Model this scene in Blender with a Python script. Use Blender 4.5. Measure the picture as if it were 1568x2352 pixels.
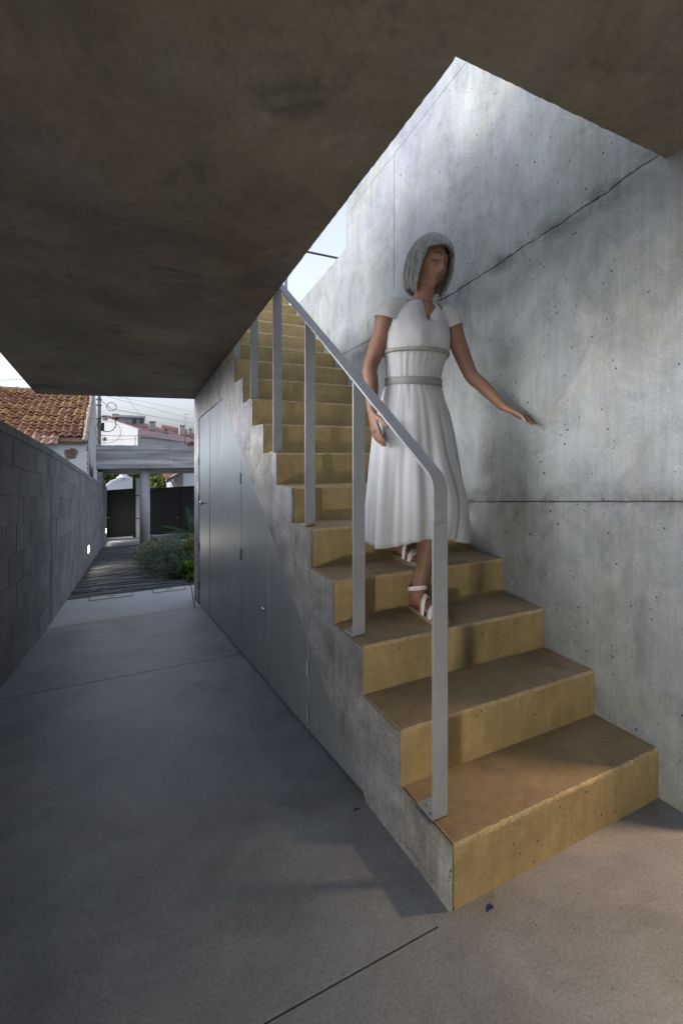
import bpy, bmesh, math, random
from mathutils import Vector, Matrix, noise
random.seed(7)
S = bpy.context.scene
for o in list(bpy.data.objects): bpy.data.objects.remove(o)
COL = S.collection

# ------------------------------------------------------------------ camera
FPX, U0, HOR, CAMZ = 1060.0, 262.0, 1046.0, 1.21      # measured on a 1568 x 2352 view of the photograph
YAW = math.atan((784 - U0) / FPX)
cd = bpy.data.cameras.new('camera'); cam = bpy.data.objects.new('camera', cd); COL.objects.link(cam)
cd.sensor_fit = 'HORIZONTAL'; cd.sensor_width = 24.0; cd.lens = FPX / 1568 * 24.0
cd.shift_y = -(1176 - HOR) / 1568; cd.clip_start = 0.05; cd.clip_end = 2000
cam.location = (0, 0, CAMZ); cam.rotation_euler = (math.pi / 2, 0, -YAW)
S.camera = cam
S.render.resolution_x, S.render.resolution_y = 682, 1024

# ------------------------------------------------------------------ sky, sun, exposure
SUN_EL, SUN_AZ = math.radians(13.0), math.radians(-78.0)     # azimuth from +Y towards +X: the light comes from the left
w = bpy.data.worlds.new('World'); S.world = w; w.use_nodes = True
nt = w.node_tree; bg = nt.nodes['Background']
sky = nt.nodes.new('ShaderNodeTexSky'); sky.sky_type = 'NISHITA'; sky.sun_disc = False
sky.sun_elevation = SUN_EL; sky.sun_rotation = SUN_AZ
sky.air_density = 1.0; sky.dust_density = 5.0; sky.ozone_density = 2.0
hs = nt.nodes.new('ShaderNodeHueSaturation'); hs.inputs['Saturation'].default_value = 0.26
nt.links.new(sky.outputs[0], hs.inputs['Color']); 
tn = nt.nodes.new('ShaderNodeMix'); tn.data_type = 'RGBA'; tn.blend_type = 'MULTIPLY'; tn.inputs[0].default_value = 1.0; tn.inputs[7].default_value = (0.945, 0.985, 1.09, 1)   # cool dusk
nt.links.new(hs.outputs[0], tn.inputs[6]); nt.links.new(tn.outputs[2], bg.inputs[0])
bg.inputs[1].default_value = 0.15
sd = bpy.data.lights.new('sun', 'SUN'); sd.energy = 0.04; sd.angle = math.radians(24); sd.color = (1.0, 1.0, 1.0)
sun = bpy.data.objects.new('sun', sd); COL.objects.link(sun)
sdir = Vector((math.sin(SUN_AZ) * math.cos(SUN_EL), math.cos(SUN_AZ) * math.cos(SUN_EL), math.sin(SUN_EL)))
sun.rotation_euler = sdir.to_track_quat('Z', 'Y').to_euler(); sun.location = sdir * 30
S.view_settings.view_transform = 'Standard'; S.view_settings.look = 'None'
S.view_settings.gamma = 1.0; S.view_settings.exposure = 1.85
try: S.view_settings.use_curve_mapping = False
except Exception: pass

# ------------------------------------------------------------------ measuring helpers
SA, CA = math.sin(YAW), math.cos(YAW)
SLOPE, Y0 = 0.095, 1.3
def gz(y): return 0.0 if y < Y0 else -SLOPE * (min(y, 16.6) - Y0)          # the passage ramps down, then the street
def ray(u, v):
    xc = (u - 784) / FPX; return Vector((SA + xc * CA, CA - xc * SA, (HOR - v) / FPX))
def aty(u, v, y): r = ray(u, v); return Vector((0, 0, CAMZ)) + r * (y / r.y)
def atx(u, v, x): r = ray(u, v); return Vector((0, 0, CAMZ)) + r * (x / r.x)

# ------------------------------------------------------------------ object helpers
def link(o, parent=None):
    COL.objects.link(o)
    if parent is not None: o.parent = parent
    return o
def tag(o, label=None, cat=None, group=None, kind=None):
    if label: o['label'] = label
    if cat: o['category'] = cat
    if group: o['group'] = group
    if kind: o['kind'] = kind
    return o
def empty(name, loc=(0, 0, 0), rz=0.0):
    o = bpy.data.objects.new(name, None); o.location = loc; o.rotation_euler = (0, 0, rz); o.empty_display_size = 0.1
    return link(o)
def obj(name, me, mats=None, parent=None, loc=None, smooth=False):
    if mats is not None:
        for m in (mats if isinstance(mats, (list, tuple)) else [mats]): me.materials.append(m)
    o = bpy.data.objects.new(name, me)
    link(o, parent)
    if parent is not None:   # vertices are given in world space: undo the parent's placement
        o.matrix_parent_inverse = parent_inv(parent)
    if loc is not None: o.location = loc
    if smooth: me.polygons.foreach_set('use_smooth', [True] * len(me.polygons))
    return o
def parent_inv(p):
    M = Matrix.Identity(4); chain = []
    while p is not None: chain.append(p); p = p.parent
    for q in reversed(chain):
        M = M @ q.matrix_parent_inverse @ (Matrix.Translation(q.location) @ q.rotation_euler.to_matrix().to_4x4())
    return M.inverted()
class MB:
    def __init__(s): s.v = []; s.f = []; s.m = []
    def add(s, vs, fs, mi=0):
        b = len(s.v); s.v += [tuple(p) for p in vs]; s.f += [tuple(b + i for i in f) for f in fs]; s.m += [mi] * len(fs); return s
    def box(s, x0, x1, y0, y1, z0, z1, mi=0):
        return s.hexa([(x0, y0, z0), (x1, y0, z0), (x1, y1, z0), (x0, y1, z0), (x0, y0, z1), (x1, y0, z1), (x1, y1, z1), (x0, y1, z1)], mi)
    def hexa(s, p, mi=0):
        return s.add(p, [(3, 2, 1, 0), (4, 5, 6, 7), (0, 1, 5, 4), (1, 2, 6, 5), (2, 3, 7, 6), (3, 0, 4, 7)], mi)
    def tube(s, pts, r, n=8, mi=0, cap=True):
        pts = [Vector(p) for p in pts]; rr = r if isinstance(r, (list, tuple)) else [r] * len(pts)
        rings = []; prev = None
        for i, p in enumerate(pts):
            t = (pts[min(i + 1, len(pts) - 1)] - pts[max(i - 1, 0)]).normalized()
            if prev is None: a = t.orthogonal().normalized()
            else: a = (prev - t * prev.dot(t)).normalized()
            prev = a; b = t.cross(a)
            rings.append([p + (a * math.cos(2 * math.pi * k / n) + b * math.sin(2 * math.pi * k / n)) * rr[i] for k in range(n)])
        vs = [q for ring in rings for q in ring]; fs = []
        for i in range(len(pts) - 1):
            for k in range(n): fs.append((i * n + k, i * n + (k + 1) % n, (i + 1) * n + (k + 1) % n, (i + 1) * n + k))
        if cap: fs.append(tuple(range(n - 1, -1, -1))); fs.append(tuple((len(pts) - 1) * n + k for k in range(n)))
        return s.add(vs, fs, mi)
    def prism(s, poly, axis, a, b, mi=0):
        """poly: 2-D points; axis 'x': (y,z) extruded from x=a to x=b, 'y': (x,z), 'z': (x,y)"""
        n = len(poly)
        def P(q, t): return {'x': (t, q[0], q[1]), 'y': (q[0], t, q[1]), 'z': (q[0], q[1], t)}[axis]
        vs = [P(q, a) for q in poly] + [P(q, b) for q in poly]
        fs = [tuple(range(n - 1, -1, -1)), tuple(range(n, 2 * n))] + [(i, (i + 1) % n, n + (i + 1) % n, n + i) for i in range(n)]
        return s.add(vs, fs, mi)
    def mesh(s, name='mesh', fix=True):
        me = bpy.data.meshes.new(name); me.from_pydata(s.v, [], s.f)
        me.polygons.foreach_set('material_index', s.m)
        if fix:
            bm = bmesh.new(); bm.from_mesh(me); bmesh.ops.recalc_face_normals(bm, faces=bm.faces); bm.to_mesh(me); bm.free()
        me.update(); return me
    def build(s, name, mats, parent=None, smooth=False): return obj(name, s.mesh(name), mats, parent, smooth=smooth)
def stuff(*a): o = obj(*a); o['kind'] = 'stuff'; return o
def bevel(o, wd=0.004, seg=2):
    m = o.modifiers.new('bevel', 'BEVEL'); m.width = wd; m.segments = seg; m.limit_method = 'ANGLE'; m.angle_limit = 0.6
    return o

# ------------------------------------------------------------------ materials
MATS = {}
def mat(name, base=(0.5, 0.5, 0.5), rough=0.8, metal=0.0, var=0.25, scale=3.0, stretch=(1, 1, 1), fine=40.0, finevar=0.15,
        pits=0.0, pitscale=28.0, bump=0.2, bumpscale=60.0, objvar=0.0, tint=None, tintscale=1.2, tintamt=0.5, streak=0.0, spec=0.4,
        dark=None, darkscale=2.0, darkamt=0.0, trans=0.0, huevar=0.0, blotch=0.0, blotchscale=5.0, tint2=None, pitcut=0.62):
    if name in MATS: return MATS[name]
    m = bpy.data.materials.new(name); m.use_nodes = True; MATS[name] = m
    N = m.node_tree.nodes; L = m.node_tree.links; B = N['Principled BSDF']
    B.inputs['Roughness'].default_value = rough; B.inputs['Metallic'].default_value = metal
    B.inputs['Specular IOR Level'].default_value = spec
    geo = N.new('ShaderNodeNewGeometry')
    def mapping(sc):
        mp = N.new('ShaderNodeMapping'); mp.inputs['Scale'].default_value = sc; L.new(geo.outputs['Position'], mp.inputs['Vector']); return mp.outputs[0]
    def noise_(vec, sc, det=6, ro=0.6, dist=0.0):
        n = N.new('ShaderNodeTexNoise'); n.inputs['Scale'].default_value = sc; n.inputs['Detail'].default_value = det
        n.inputs['Roughness'].default_value = ro; n.inputs['Distortion'].default_value = dist; L.new(vec, n.inputs['Vector']); return n.outputs['Fac']
    def maprange(x, a, b, c, d):
        r = N.new('ShaderNodeMapRange'); r.inputs[1].default_value = a; r.inputs[2].default_value = b; r.inputs[3].default_value = c; r.inputs[4].default_value = d
        L.new(x, r.inputs[0]); return r.outputs[0]
    def math_(op, a, b):
        q = N.new('ShaderNodeMath'); q.operation = op
        for i, x in enumerate((a, b)):
            if isinstance(x, (int, float)): q.inputs[i].default_value = x
            else: L.new(x, q.inputs[i])
        return q.outputs[0]
    def mixc(fac, a, b, mode='MIX'):
        q = N.new('ShaderNodeMix'); q.data_type = 'RGBA'; q.blend_type = mode
        if isinstance(fac, (int, float)): q.inputs[0].default_value = fac
        else: L.new(fac, q.inputs[0])
        for i, x in ((6, a), (7, b)):
            if isinstance(x, (tuple, list)): q.inputs[i].default_value = (*x[:3], 1)
            else: L.new(x, q.inputs[i])
        return q.outputs[2]
    p = mapping(stretch)
    lo = noise_(p, scale, 7, 0.62, 0.3)
    fac = maprange(lo, 0.3, 0.7, 1 - var, 1 + var)
    if blotch:
        bl = noise_(mapping((1, 1, 0.8)), blotchscale, 10, 0.74, 0.6)
        fac = math_('MULTIPLY', fac, maprange(bl, 0.36, 0.64, 1 - blotch, 1 + blotch * 0.7))
    fi = noise_(mapping((1, 1, 1)), fine, 5, 0.7)
    fac = math_('MULTIPLY', fac, maprange(fi, 0.2, 0.8, 1 - finevar, 1 + finevar))
    if streak:
        st = noise_(mapping((14, 14, 0.7)), 2.6, 8, 0.7, 0.5)
        fac = math_('MULTIPLY', fac, maprange(st, 0.3, 0.72, 1 - streak, 1 + streak * 0.6))
    col = base
    if tint:
        tf = maprange(noise_(mapping((1, 1, 1)), tintscale, 5, 0.6, 0.4), 0.42, 0.68, 0, tintamt)
        col = mixc(tf, base, tint)
    if tint2:
        tg = maprange(noise_(mapping((1.3, 1.3, 1.0)), tintscale * 1.7, 4, 0.55, 0.8), 0.5, 0.72, 0, tintamt)
        col = mixc(tg, col, tint2)
    if dark:
        df = maprange(noise_(mapping(stretch), darkscale, 9, 0.7, 0.8), 0.56, 0.70, 0, darkamt)
        col = mixc(df, col, dark)
    if objvar or huevar:
        oi = N.new('ShaderNodeObjectInfo'); fac = math_('MULTIPLY', fac, maprange(oi.outputs['Random'], 0, 1, 1 - objvar, 1 + objvar))
        if huevar:
            h = N.new('ShaderNodeHueSaturation'); L.new(maprange(oi.outputs['Random'], 0, 1, 0.5 - huevar, 0.5 + huevar), h.inputs['Hue'])
            if isinstance(col, (tuple, list)): h.inputs['Color'].default_value = (*col, 1)
            else: L.new(col, h.inputs['Color'])
            col = h.outputs[0]
    comb = N.new('ShaderNodeCombineColor')
    for i in range(3): L.new(fac, comb.inputs[i])
    col = mixc(1.0, col, comb.outputs[0], 'MULTIPLY')
    height = math_('MULTIPLY', noise_(mapping((1, 1, 1)), bumpscale, 5, 0.65), 1.0)
    if pits:
        vo = N.new('ShaderNodeTexVoronoi'); vo.inputs['Scale'].default_value = pitscale; vo.inputs['Randomness'].default_value = 1.0
        wv = N.new('ShaderNodeVectorMath'); wv.operation = 'ADD'
        nz = N.new('ShaderNodeTexNoise'); nz.inputs['Scale'].default_value = 14.0; L.new(geo.outputs['Position'], nz.inputs['Vector'])
        sc = N.new('ShaderNodeVectorMath'); sc.operation = 'SCALE'; sc.inputs['Scale'].default_value = 0.03; L.new(nz.outputs['Color'], sc.inputs[0])
        L.new(geo.outputs['Position'], wv.inputs[0]); L.new(sc.outputs[0], wv.inputs[1]); L.new(wv.outputs[0], vo.inputs['Vector'])
        sep = N.new('ShaderNodeSeparateColor'); L.new(vo.outputs['Color'], sep.inputs[0])
        rad = maprange(sep.outputs[0], pitcut, 1.0, -0.02, pits)            # most cells have no hole, a few have a bigger one
        hole = maprange(math_('SUBTRACT', rad, vo.outputs['Distance']), 0.0, 0.035, 0, 1)
        col = mixc(hole, col, (base[0] * 0.16, base[1] * 0.155, base[2] * 0.15))
        height = math_('SUBTRACT', height, math_('MULTIPLY', hole, 1.6))
    L.new(col, B.inputs['Base Color'])
    L.new(maprange(fi, 0.2, 0.8, max(0.05, rough - 0.08), min(1, rough + 0.08)), B.inputs['Roughness'])
    if bump:
        bp = N.new('ShaderNodeBump'); bp.inputs['Strength'].default_value = bump; bp.inputs['Distance'].default_value = 0.004
        L.new(height, bp.inputs['Height']); L.new(bp.outputs[0], B.inputs['Normal'])
    if trans:
        tr = N.new('ShaderNodeBsdfTranslucent'); L.new(col, tr.inputs[0]); mx = N.new('ShaderNodeMixShader'); mx.inputs[0].default_value = trans
        L.new(B.outputs[0], mx.inputs[1]); L.new(tr.outputs[0], mx.inputs[2]); L.new(mx.outputs[0], N['Material Output'].inputs[0])
    return m
def joint_dirt(m, lines):
    N = m.node_tree.nodes; L = m.node_tree.links; B = N['Principled BSDF']; src = B.inputs['Base Color'].links[0].from_socket
    geo = N.new('ShaderNodeNewGeometry'); sp = N.new('ShaderNodeSeparateXYZ'); L.new(geo.outputs['Position'], sp.inputs[0])
    for (k, c, wd, amt) in lines:       # z = c - k*y
        a = N.new('ShaderNodeMath'); a.operation = 'MULTIPLY_ADD'; a.inputs[1].default_value = k; L.new(sp.outputs['Y'], a.inputs[0]); L.new(sp.outputs['Z'], a.inputs[2])
        b = N.new('ShaderNodeMath'); b.operation = 'SUBTRACT'; b.inputs[1].default_value = c; L.new(a.outputs[0], b.inputs[0])
        d = N.new('ShaderNodeMath'); d.operation = 'ABSOLUTE'; L.new(b.outputs[0], d.inputs[0])
        r = N.new('ShaderNodeMapRange'); r.inputs[1].default_value = 0.0; r.inputs[2].default_value = wd; r.inputs[3].default_value = 1.0; r.inputs[4].default_value = 0.0; L.new(d.outputs[0], r.inputs[0])
        n = N.new('ShaderNodeTexNoise'); n.inputs['Scale'].default_value = 6.0; n.inputs['Detail'].default_value = 9.0; n.inputs['Roughness'].default_value = 0.72; L.new(geo.outputs['Position'], n.inputs['Vector'])
        q = N.new('ShaderNodeMapRange'); q.inputs[1].default_value = 0.44; q.inputs[2].default_value = 0.62; q.inputs[3].default_value = 0.0; q.inputs[4].default_value = amt; L.new(n.outputs['Fac'], q.inputs[0])
        f = N.new('ShaderNodeMath'); f.operation = 'MULTIPLY'; L.new(r.outputs[0], f.inputs[0]); L.new(q.outputs[0], f.inputs[1])
        x = N.new('ShaderNodeMix'); x.data_type = 'RGBA'; L.new(f.outputs[0], x.inputs[0]); L.new(src, x.inputs[6]); x.inputs[7].default_value = (0.075, 0.072, 0.07, 1); src = x.outputs[2]
    L.new(src, B.inputs['Base Color'])
def emit(name, color, strength):
    if name in MATS: return MATS[name]
    m = bpy.data.materials.new(name); m.use_nodes = True; MATS[name] = m
    B = m.node_tree.nodes['Principled BSDF']; B.inputs['Base Color'].default_value = (0.8, 0.8, 0.8, 1)
    B.inputs['Emission Color'].default_value = (*color, 1); B.inputs['Emission Strength'].default_value = strength
    return m
M_WALL = mat('wall_concrete', (0.25, 0.27, 0.272), 0.8, var=0.15, scale=1.4, finevar=0.26, fine=120, pits=0.19, pitscale=38, pitcut=0.45, streak=0.13, bump=0.6, blotch=0.24, blotchscale=4.0,
             tint=(0.215, 0.225, 0.255), tintscale=1.0, tintamt=0.9, tint2=(0.27, 0.27, 0.235), dark=(0.13, 0.135, 0.14), darkscale=2.3, darkamt=0.75, stretch=(1, 1, 0.7))
joint_dirt(M_WALL, [(0.0902, 1.1343, 0.09, 0.8), (0.118, 2.385, 0.085, 0.85), (0.06, 2.265, 0.05, 0.6)])
M_SOFF = mat('soffit_concrete', (0.20, 0.175, 0.132), 0.88, var=0.18, scale=1.2, finevar=0.22, bump=0.4, blotch=0.24, blotchscale=2.6, tint=(0.175, 0.14, 0.105), tintscale=1.1, tintamt=0.9,
             tint2=(0.185, 0.175, 0.15), dark=(0.075, 0.07, 0.06), darkscale=1.7, darkamt=0.85, stretch=(0.8, 1.1, 1))
M_FLOOR = mat('floor_concrete', (0.24, 0.267, 0.292), 0.46, var=0.2, scale=0.9, finevar=0.4, fine=140, pits=0.16, pitscale=75, pitcut=0.55, bump=0.25, bumpscale=120, blotch=0.22, blotchscale=2.4,
              tint=(0.215, 0.205, 0.215), tintscale=0.8, tintamt=0.9, tint2=(0.195, 0.21, 0.25), dark=(0.13, 0.13, 0.137), darkscale=2.0, darkamt=0.6)
M_SKYLIT = mat('skylit_floor_concrete', (0.38, 0.395, 0.42), 0.7, var=0.12, scale=1.3, finevar=0.12, fine=90, bump=0.2, bumpscale=120)  # floor concrete outdoors, the open sky's brightness put into a paler colour
M_STRING = mat('board_marked_concrete', (0.285, 0.28, 0.265), 0.85, var=0.30, scale=2.6, finevar=0.34, fine=70, pits=0.22, pitscale=60, pitcut=0.42, streak=0.22, bump=0.8, blotch=0.35, blotchscale=6.0,
               tint=(0.235, 0.235, 0.265), tintscale=2.2, tintamt=0.9, dark=(0.15, 0.145, 0.14), darkscale=3.2, darkamt=0.7, stretch=(1, 0.45, 1.4))
M_RISER = mat('yellow_paint', (0.41, 0.31, 0.145), 0.62, var=0.14, scale=4.0, finevar=0.2, fine=110, pits=0.19, pitscale=42, pitcut=0.6, bump=1.0, bumpscale=70, blotch=0.2, streak=0.14,
              tint=(0.35, 0.26, 0.12), tintscale=2.0, tintamt=0.8, dark=(0.20, 0.145, 0.07), darkscale=3.5, darkamt=0.45)
M_NOSE = mat('chipped_paint_edge', (0.43, 0.335, 0.19), 0.62, var=0.25, scale=14, finevar=0.3, fine=60, bump=1.0, dark=(0.24, 0.18, 0.11), darkscale=16, darkamt=0.8)
M_TREAD = mat('worn_yellow_paint', (0.295, 0.225, 0.135), 0.7, var=0.16, scale=3.0, finevar=0.14, bump=0.4, bumpscale=80, blotch=0.22, blotchscale=4.0,
              tint=(0.25, 0.19, 0.125), tintscale=3.0, tintamt=0.9, tint2=(0.32, 0.24, 0.125), dark=(0.145, 0.112, 0.08), darkscale=5.0, darkamt=0.6)
M_STEEL = mat('grey_painted_steel', (0.31, 0.325, 0.35), 0.46, metal=0.1, var=0.1, scale=6, finevar=0.14, fine=90, bump=0.15, dark=(0.2, 0.205, 0.21), darkscale=7, darkamt=0.35, spec=0.5)
M_DOOR = mat('grey_metal_door', (0.30, 0.335, 0.36), 0.40, metal=0.4, var=0.12, scale=2.0, finevar=0.08, streak=0.07, bump=0.04, bumpscale=25, spec=0.5)
M_CHROME = mat('polished_metal', (0.55, 0.56, 0.58), 0.18, metal=1.0, var=0.03, finevar=0.02, bump=0)
M_DARKMETAL = mat('dark_hinge_metal', (0.10, 0.105, 0.11), 0.4, metal=0.6, var=0.1, bump=0)
M_BLOCK = mat('concrete_block', (0.172, 0.171, 0.172), 0.88, var=0.2, scale=4, finevar=0.2, streak=0.2, blotch=0.15, bump=0.45, bumpscale=80, objvar=0.14)
M_MORTAR = mat('mortar', (0.11, 0.11, 0.115), 0.92, var=0.2, scale=8, bump=0.4)
M_BEAM = mat('weathered_beam_concrete', (0.33, 0.34, 0.35), 0.85, objvar=0.22, var=0.45, scale=1.4, stretch=(0.6, 1, 6), finevar=0.2, bump=0.4,
             dark=(0.13, 0.14, 0.15), darkscale=1.3, darkamt=0.85)
M_COLUMN = mat('column_concrete', (0.40, 0.41, 0.42), 0.85, var=0.1, finevar=0.2, fine=60, bump=0.4)
M_GATE = mat('black_painted_gate', (0.009, 0.0105, 0.012), 0.65, var=0.2, scale=1.0, bump=0.03)
M_SLATE = mat('dark_slate', (0.052, 0.056, 0.064), 0.62, var=0.3, scale=6, stretch=(1, 4, 1), finevar=0.25, bump=0.5, objvar=0.45)
M_SOIL = mat('soil', (0.05, 0.04, 0.03), 0.95, var=0.4, scale=8, bump=0.8, bumpscale=30)
M_GROUND = mat('street_ground', (0.16, 0.155, 0.15), 0.9, var=0.2, scale=0.5, bump=0.2)
M_PLASTER = mat('old_white_plaster', (0.55, 0.565, 0.57), 0.9, var=0.08, scale=2, finevar=0.06, bump=0.4, bumpscale=25, dark=(0.42, 0.38, 0.32), darkscale=1.1, darkamt=0.6)
M_GABLE = mat('stained_white_plaster', (0.46, 0.45, 0.44), 0.9, var=0.15, scale=2, streak=0.35, bump=0.5, bumpscale=20, dark=(0.32, 0.26, 0.21), darkscale=0.9, darkamt=0.9, stretch=(1, 1, 0.25))
M_ADOBE = mat('exposed_masonry', (0.26, 0.19, 0.13), 0.95, var=0.5, scale=12, bump=1.0, bumpscale=22)
M_TILE = mat('clay_roof_tile', (0.205, 0.092, 0.052), 0.85, var=0.3, scale=9, finevar=0.3, bump=0.6, bumpscale=40, objvar=0.35, huevar=0.018,
             tint=(0.27, 0.125, 0.03), tintscale=0.6, tintamt=0.9, dark=(0.13, 0.10, 0.09), darkscale=3.0, darkamt=0.8)
M_TILEPALE = mat('pale_eave_tile', (0.30, 0.18, 0.13), 0.85, var=0.2, scale=9, finevar=0.2, bump=0.5, objvar=0.2)
M_MORTARTILE = mat('verge_mortar', (0.28, 0.24, 0.20), 0.95, var=0.4, scale=9, bump=1.0, bumpscale=20)
M_POLE = mat('concrete_pole', (0.25, 0.26, 0.24), 0.9, var=0.15, streak=0.15, bump=0.2)
M_CABLE = mat('black_cable', (0.02, 0.02, 0.022), 0.6, bump=0)
M_FARWHITE = mat('far_white_render', (0.31, 0.305, 0.30), 0.9, var=0.12, scale=0.35, streak=0.06, stretch=(1, 1, 0.2), bump=0, dark=(0.20, 0.19, 0.175), darkscale=0.5, darkamt=0.45)
M_PINK = mat('pink_render', (0.42, 0.30, 0.325), 0.9, var=0.07, scale=0.6, bump=0)
M_FARROOF = mat('far_red_roof', (0.22, 0.085, 0.06), 0.9, var=0.25, scale=1.5, bump=0)
M_GLASS = mat('far_window_glass', (0.05, 0.06, 0.07), 0.12, var=0.2, bump=0, spec=0.6)
M_GREYROOF = mat('grey_sheet_roof', (0.36, 0.39, 0.41), 0.7, var=0.1, bump=0)
M_BLUEWHITE = mat('white_limewash', (0.74, 0.76, 0.80), 0.9, var=0.05, scale=1, bump=0.1)
M_GALV = mat('galvanised_gutter', (0.45, 0.46, 0.47), 0.5, metal=0.5, var=0.1, bump=0)
M_BARK = mat('bark', (0.10, 0.075, 0.05), 0.95, var=0.3, bump=0.6)
def leaf(name, c, objv=0.0, tr=0.25): return mat(name, c, 0.6, var=0.35, scale=5, finevar=0.3, fine=25, bump=0, trans=tr, spec=0.3)
M_ROSE = leaf('grey_green_leaf', (0.105, 0.15, 0.10)); M_OLIVE = leaf('yellow_green_leaf', (0.15, 0.16, 0.02)); M_BRIGHT = leaf('bright_green_leaf', (0.10, 0.22, 0.02))
M_CYCAD = leaf('cycad_leaf', (0.03, 0.085, 0.035)); M_TREE = leaf('tree_leaf', (0.045, 0.085, 0.02)); M_TREE2 = leaf('pale_tree_leaf', (0.11, 0.14, 0.03))
M_STRAW = leaf('dry_grass', (0.28, 0.22, 0.11)); M_DARKLEAF = leaf('dark_leaf', (0.025, 0.04, 0.022))
M_FLOWER = mat('pale_flower', (0.6, 0.56, 0.62), 0.7, var=0.1, bump=0)
M_SKIN = mat('skin', (0.235, 0.13, 0.088), 0.5, var=0.14, scale=9, finevar=0.12, fine=120, bump=0.1, bumpscale=200, tint=(0.26, 0.125, 0.085), tintscale=12, tintamt=0.6)
M_LIPS = mat('lips', (0.20, 0.085, 0.07), 0.5, var=0.03, bump=0)
M_BROW = mat('brow_hair', (0.055, 0.045, 0.04), 0.8, var=0.1, bump=0)
M_HAIR = mat('ash_grey_hair', (0.30, 0.315, 0.31), 0.55, var=0.2, scale=10, stretch=(30, 30, 1.5), finevar=0.1, bump=0.3, bumpscale=90)
M_DRESS = mat('white_cotton', (0.60, 0.615, 0.635), 0.85, var=0.03, scale=6, finevar=0.03, fine=200, bump=0.12, bumpscale=220, trans=0.22)
n_ = M_DRESS.node_tree; tp = n_.nodes.new('ShaderNodeBsdfTransparent'); ms = n_.nodes.new('ShaderNodeMixShader'); ms.inputs[0].default_value = 0.14      # thin, slightly sheer cloth
out_ = n_.nodes['Material Output']; n_.links.new(out_.inputs[0].links[0].from_socket, ms.inputs[1]); n_.links.new(tp.outputs[0], ms.inputs[2]); n_.links.new(ms.outputs[0], out_.inputs[0])
M_BELT = mat('grey_band', (0.27, 0.27, 0.255), 0.8, var=0.08, bump=0.1)
M_STRAP = mat('white_leather', (0.72, 0.71, 0.69), 0.55, var=0.04, bump=0.05)
M_SOLE = mat('tan_sole', (0.30, 0.21, 0.14), 0.7, var=0.1, bump=0.1)

# ------------------------------------------------------------------ setting: ground and passage floor
g = MB().add([(-500, -300, -1.75), (500, -300, -1.75), (500, 900, -1.75), (-500, 900, -1.75)], [(0, 1, 2, 3)]).build('ground', M_GROUND); tag(g, kind='structure')
def wallx(y):       # plan line of the block wall's passage face
    return -0.617 + 0.0546 * (y - 3.407) if y < 5.1 else -0.5246 + 0.030 * (y - 5.1)
XS, XW, TD, RH, YS = 0.7955, 1.7248, 0.2425, 0.175, 0.725         # stringer face, wall face, tread, riser, stair start
def sheet(mb, x0, x1, y0, y1, dz=0.0, th=0.10, left=None, right=None, ny=1):
    """a slab that follows the ramp; left/right may be functions of y"""
    for i in range(ny):
        a = y0 + (y1 - y0) * i / ny; b = y0 + (y1 - y0) * (i + 1) / ny
        lx = (left(a), left(b)) if left else (x0, x0); rx = (right(a), right(b)) if right else (x1, x1)
        za, zb = gz(a) + dz, gz(b) + dz
        mb.hexa([(lx[0], a, za - th), (rx[0], a, za - th), (rx[1], b, zb - th), (lx[1], b, zb - th), (lx[0], a, za), (rx[0], a, za), (rx[1], b, zb), (lx[1], b, zb)])
    return mb
fl = empty('passage_floor'); tag(fl, kind='structure')
LW = lambda y: wallx(y) - 0.05
J = 0.004
mb = MB(); mb.prism([(-3.5, -7.5), (7.5, -7.5), (7.5, 1.1), (0.745, 1.1), (0.745, 0.953 - 0.0025), (-3.5, 0.953 - 0.0025)], 'z', -0.1, 0.0); mb.build('floor_slab', M_FLOOR, fl)
sheet(MB(), 0, 0.744, 0.953 + 0.0025, 1.1, left=LW, ny=1).build('floor_slab', M_FLOOR, fl)
sheet(MB(), 0, XS + 0.2, 1.1, 3.215 - J, left=LW, ny=6).build('floor_slab', M_FLOOR, fl)
sheet(MB(), 0, XS + 0.2, 3.215 + J, 4.86 - J, left=LW).build('floor_slab', M_FLOOR, fl)
sheet(MB(), 0, 0, 4.86 + J, 6.19, left=LW, right=lambda y: 0.735 + (y - 4.86) * 0.115 - 0.006, ny=4).build('floor_slab', M_SKYLIT, fl)
sheet(MB(), 0, 4.5, 4.86 + J, 6.19, left=lambda y: 0.735 + (y - 4.86) * 0.115 + 0.006, ny=4).build('floor_slab', M_SKYLIT, fl)
sheet(MB(), 0, 4.5, 0.9, 6.3, left=LW, dz=-0.012, th=0.25, ny=8).build('joint_bed', mat('joint_filler', (0.03, 0.03, 0.032), 0.95, bump=0), fl)
sheet(MB(), 0, 4.5, 13.2, 16.7, left=LW, ny=2).build('entrance_pad', M_FLOOR, fl)
pb = sheet(MB(), 0, 5.0, 6.19, 13.2, left=lambda y: 0.6, dz=-0.06, th=0.6, ny=10).build('planting_bed', M_SOIL); tag(pb, kind='structure')
yd = sheet(MB(), -14, 0, -8, 16.6, right=lambda y: wallx(y) - 0.24, dz=-0.05, th=1.0, ny=12).build('yard_ground', M_SOIL); tag(yd, kind='structure')
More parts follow.
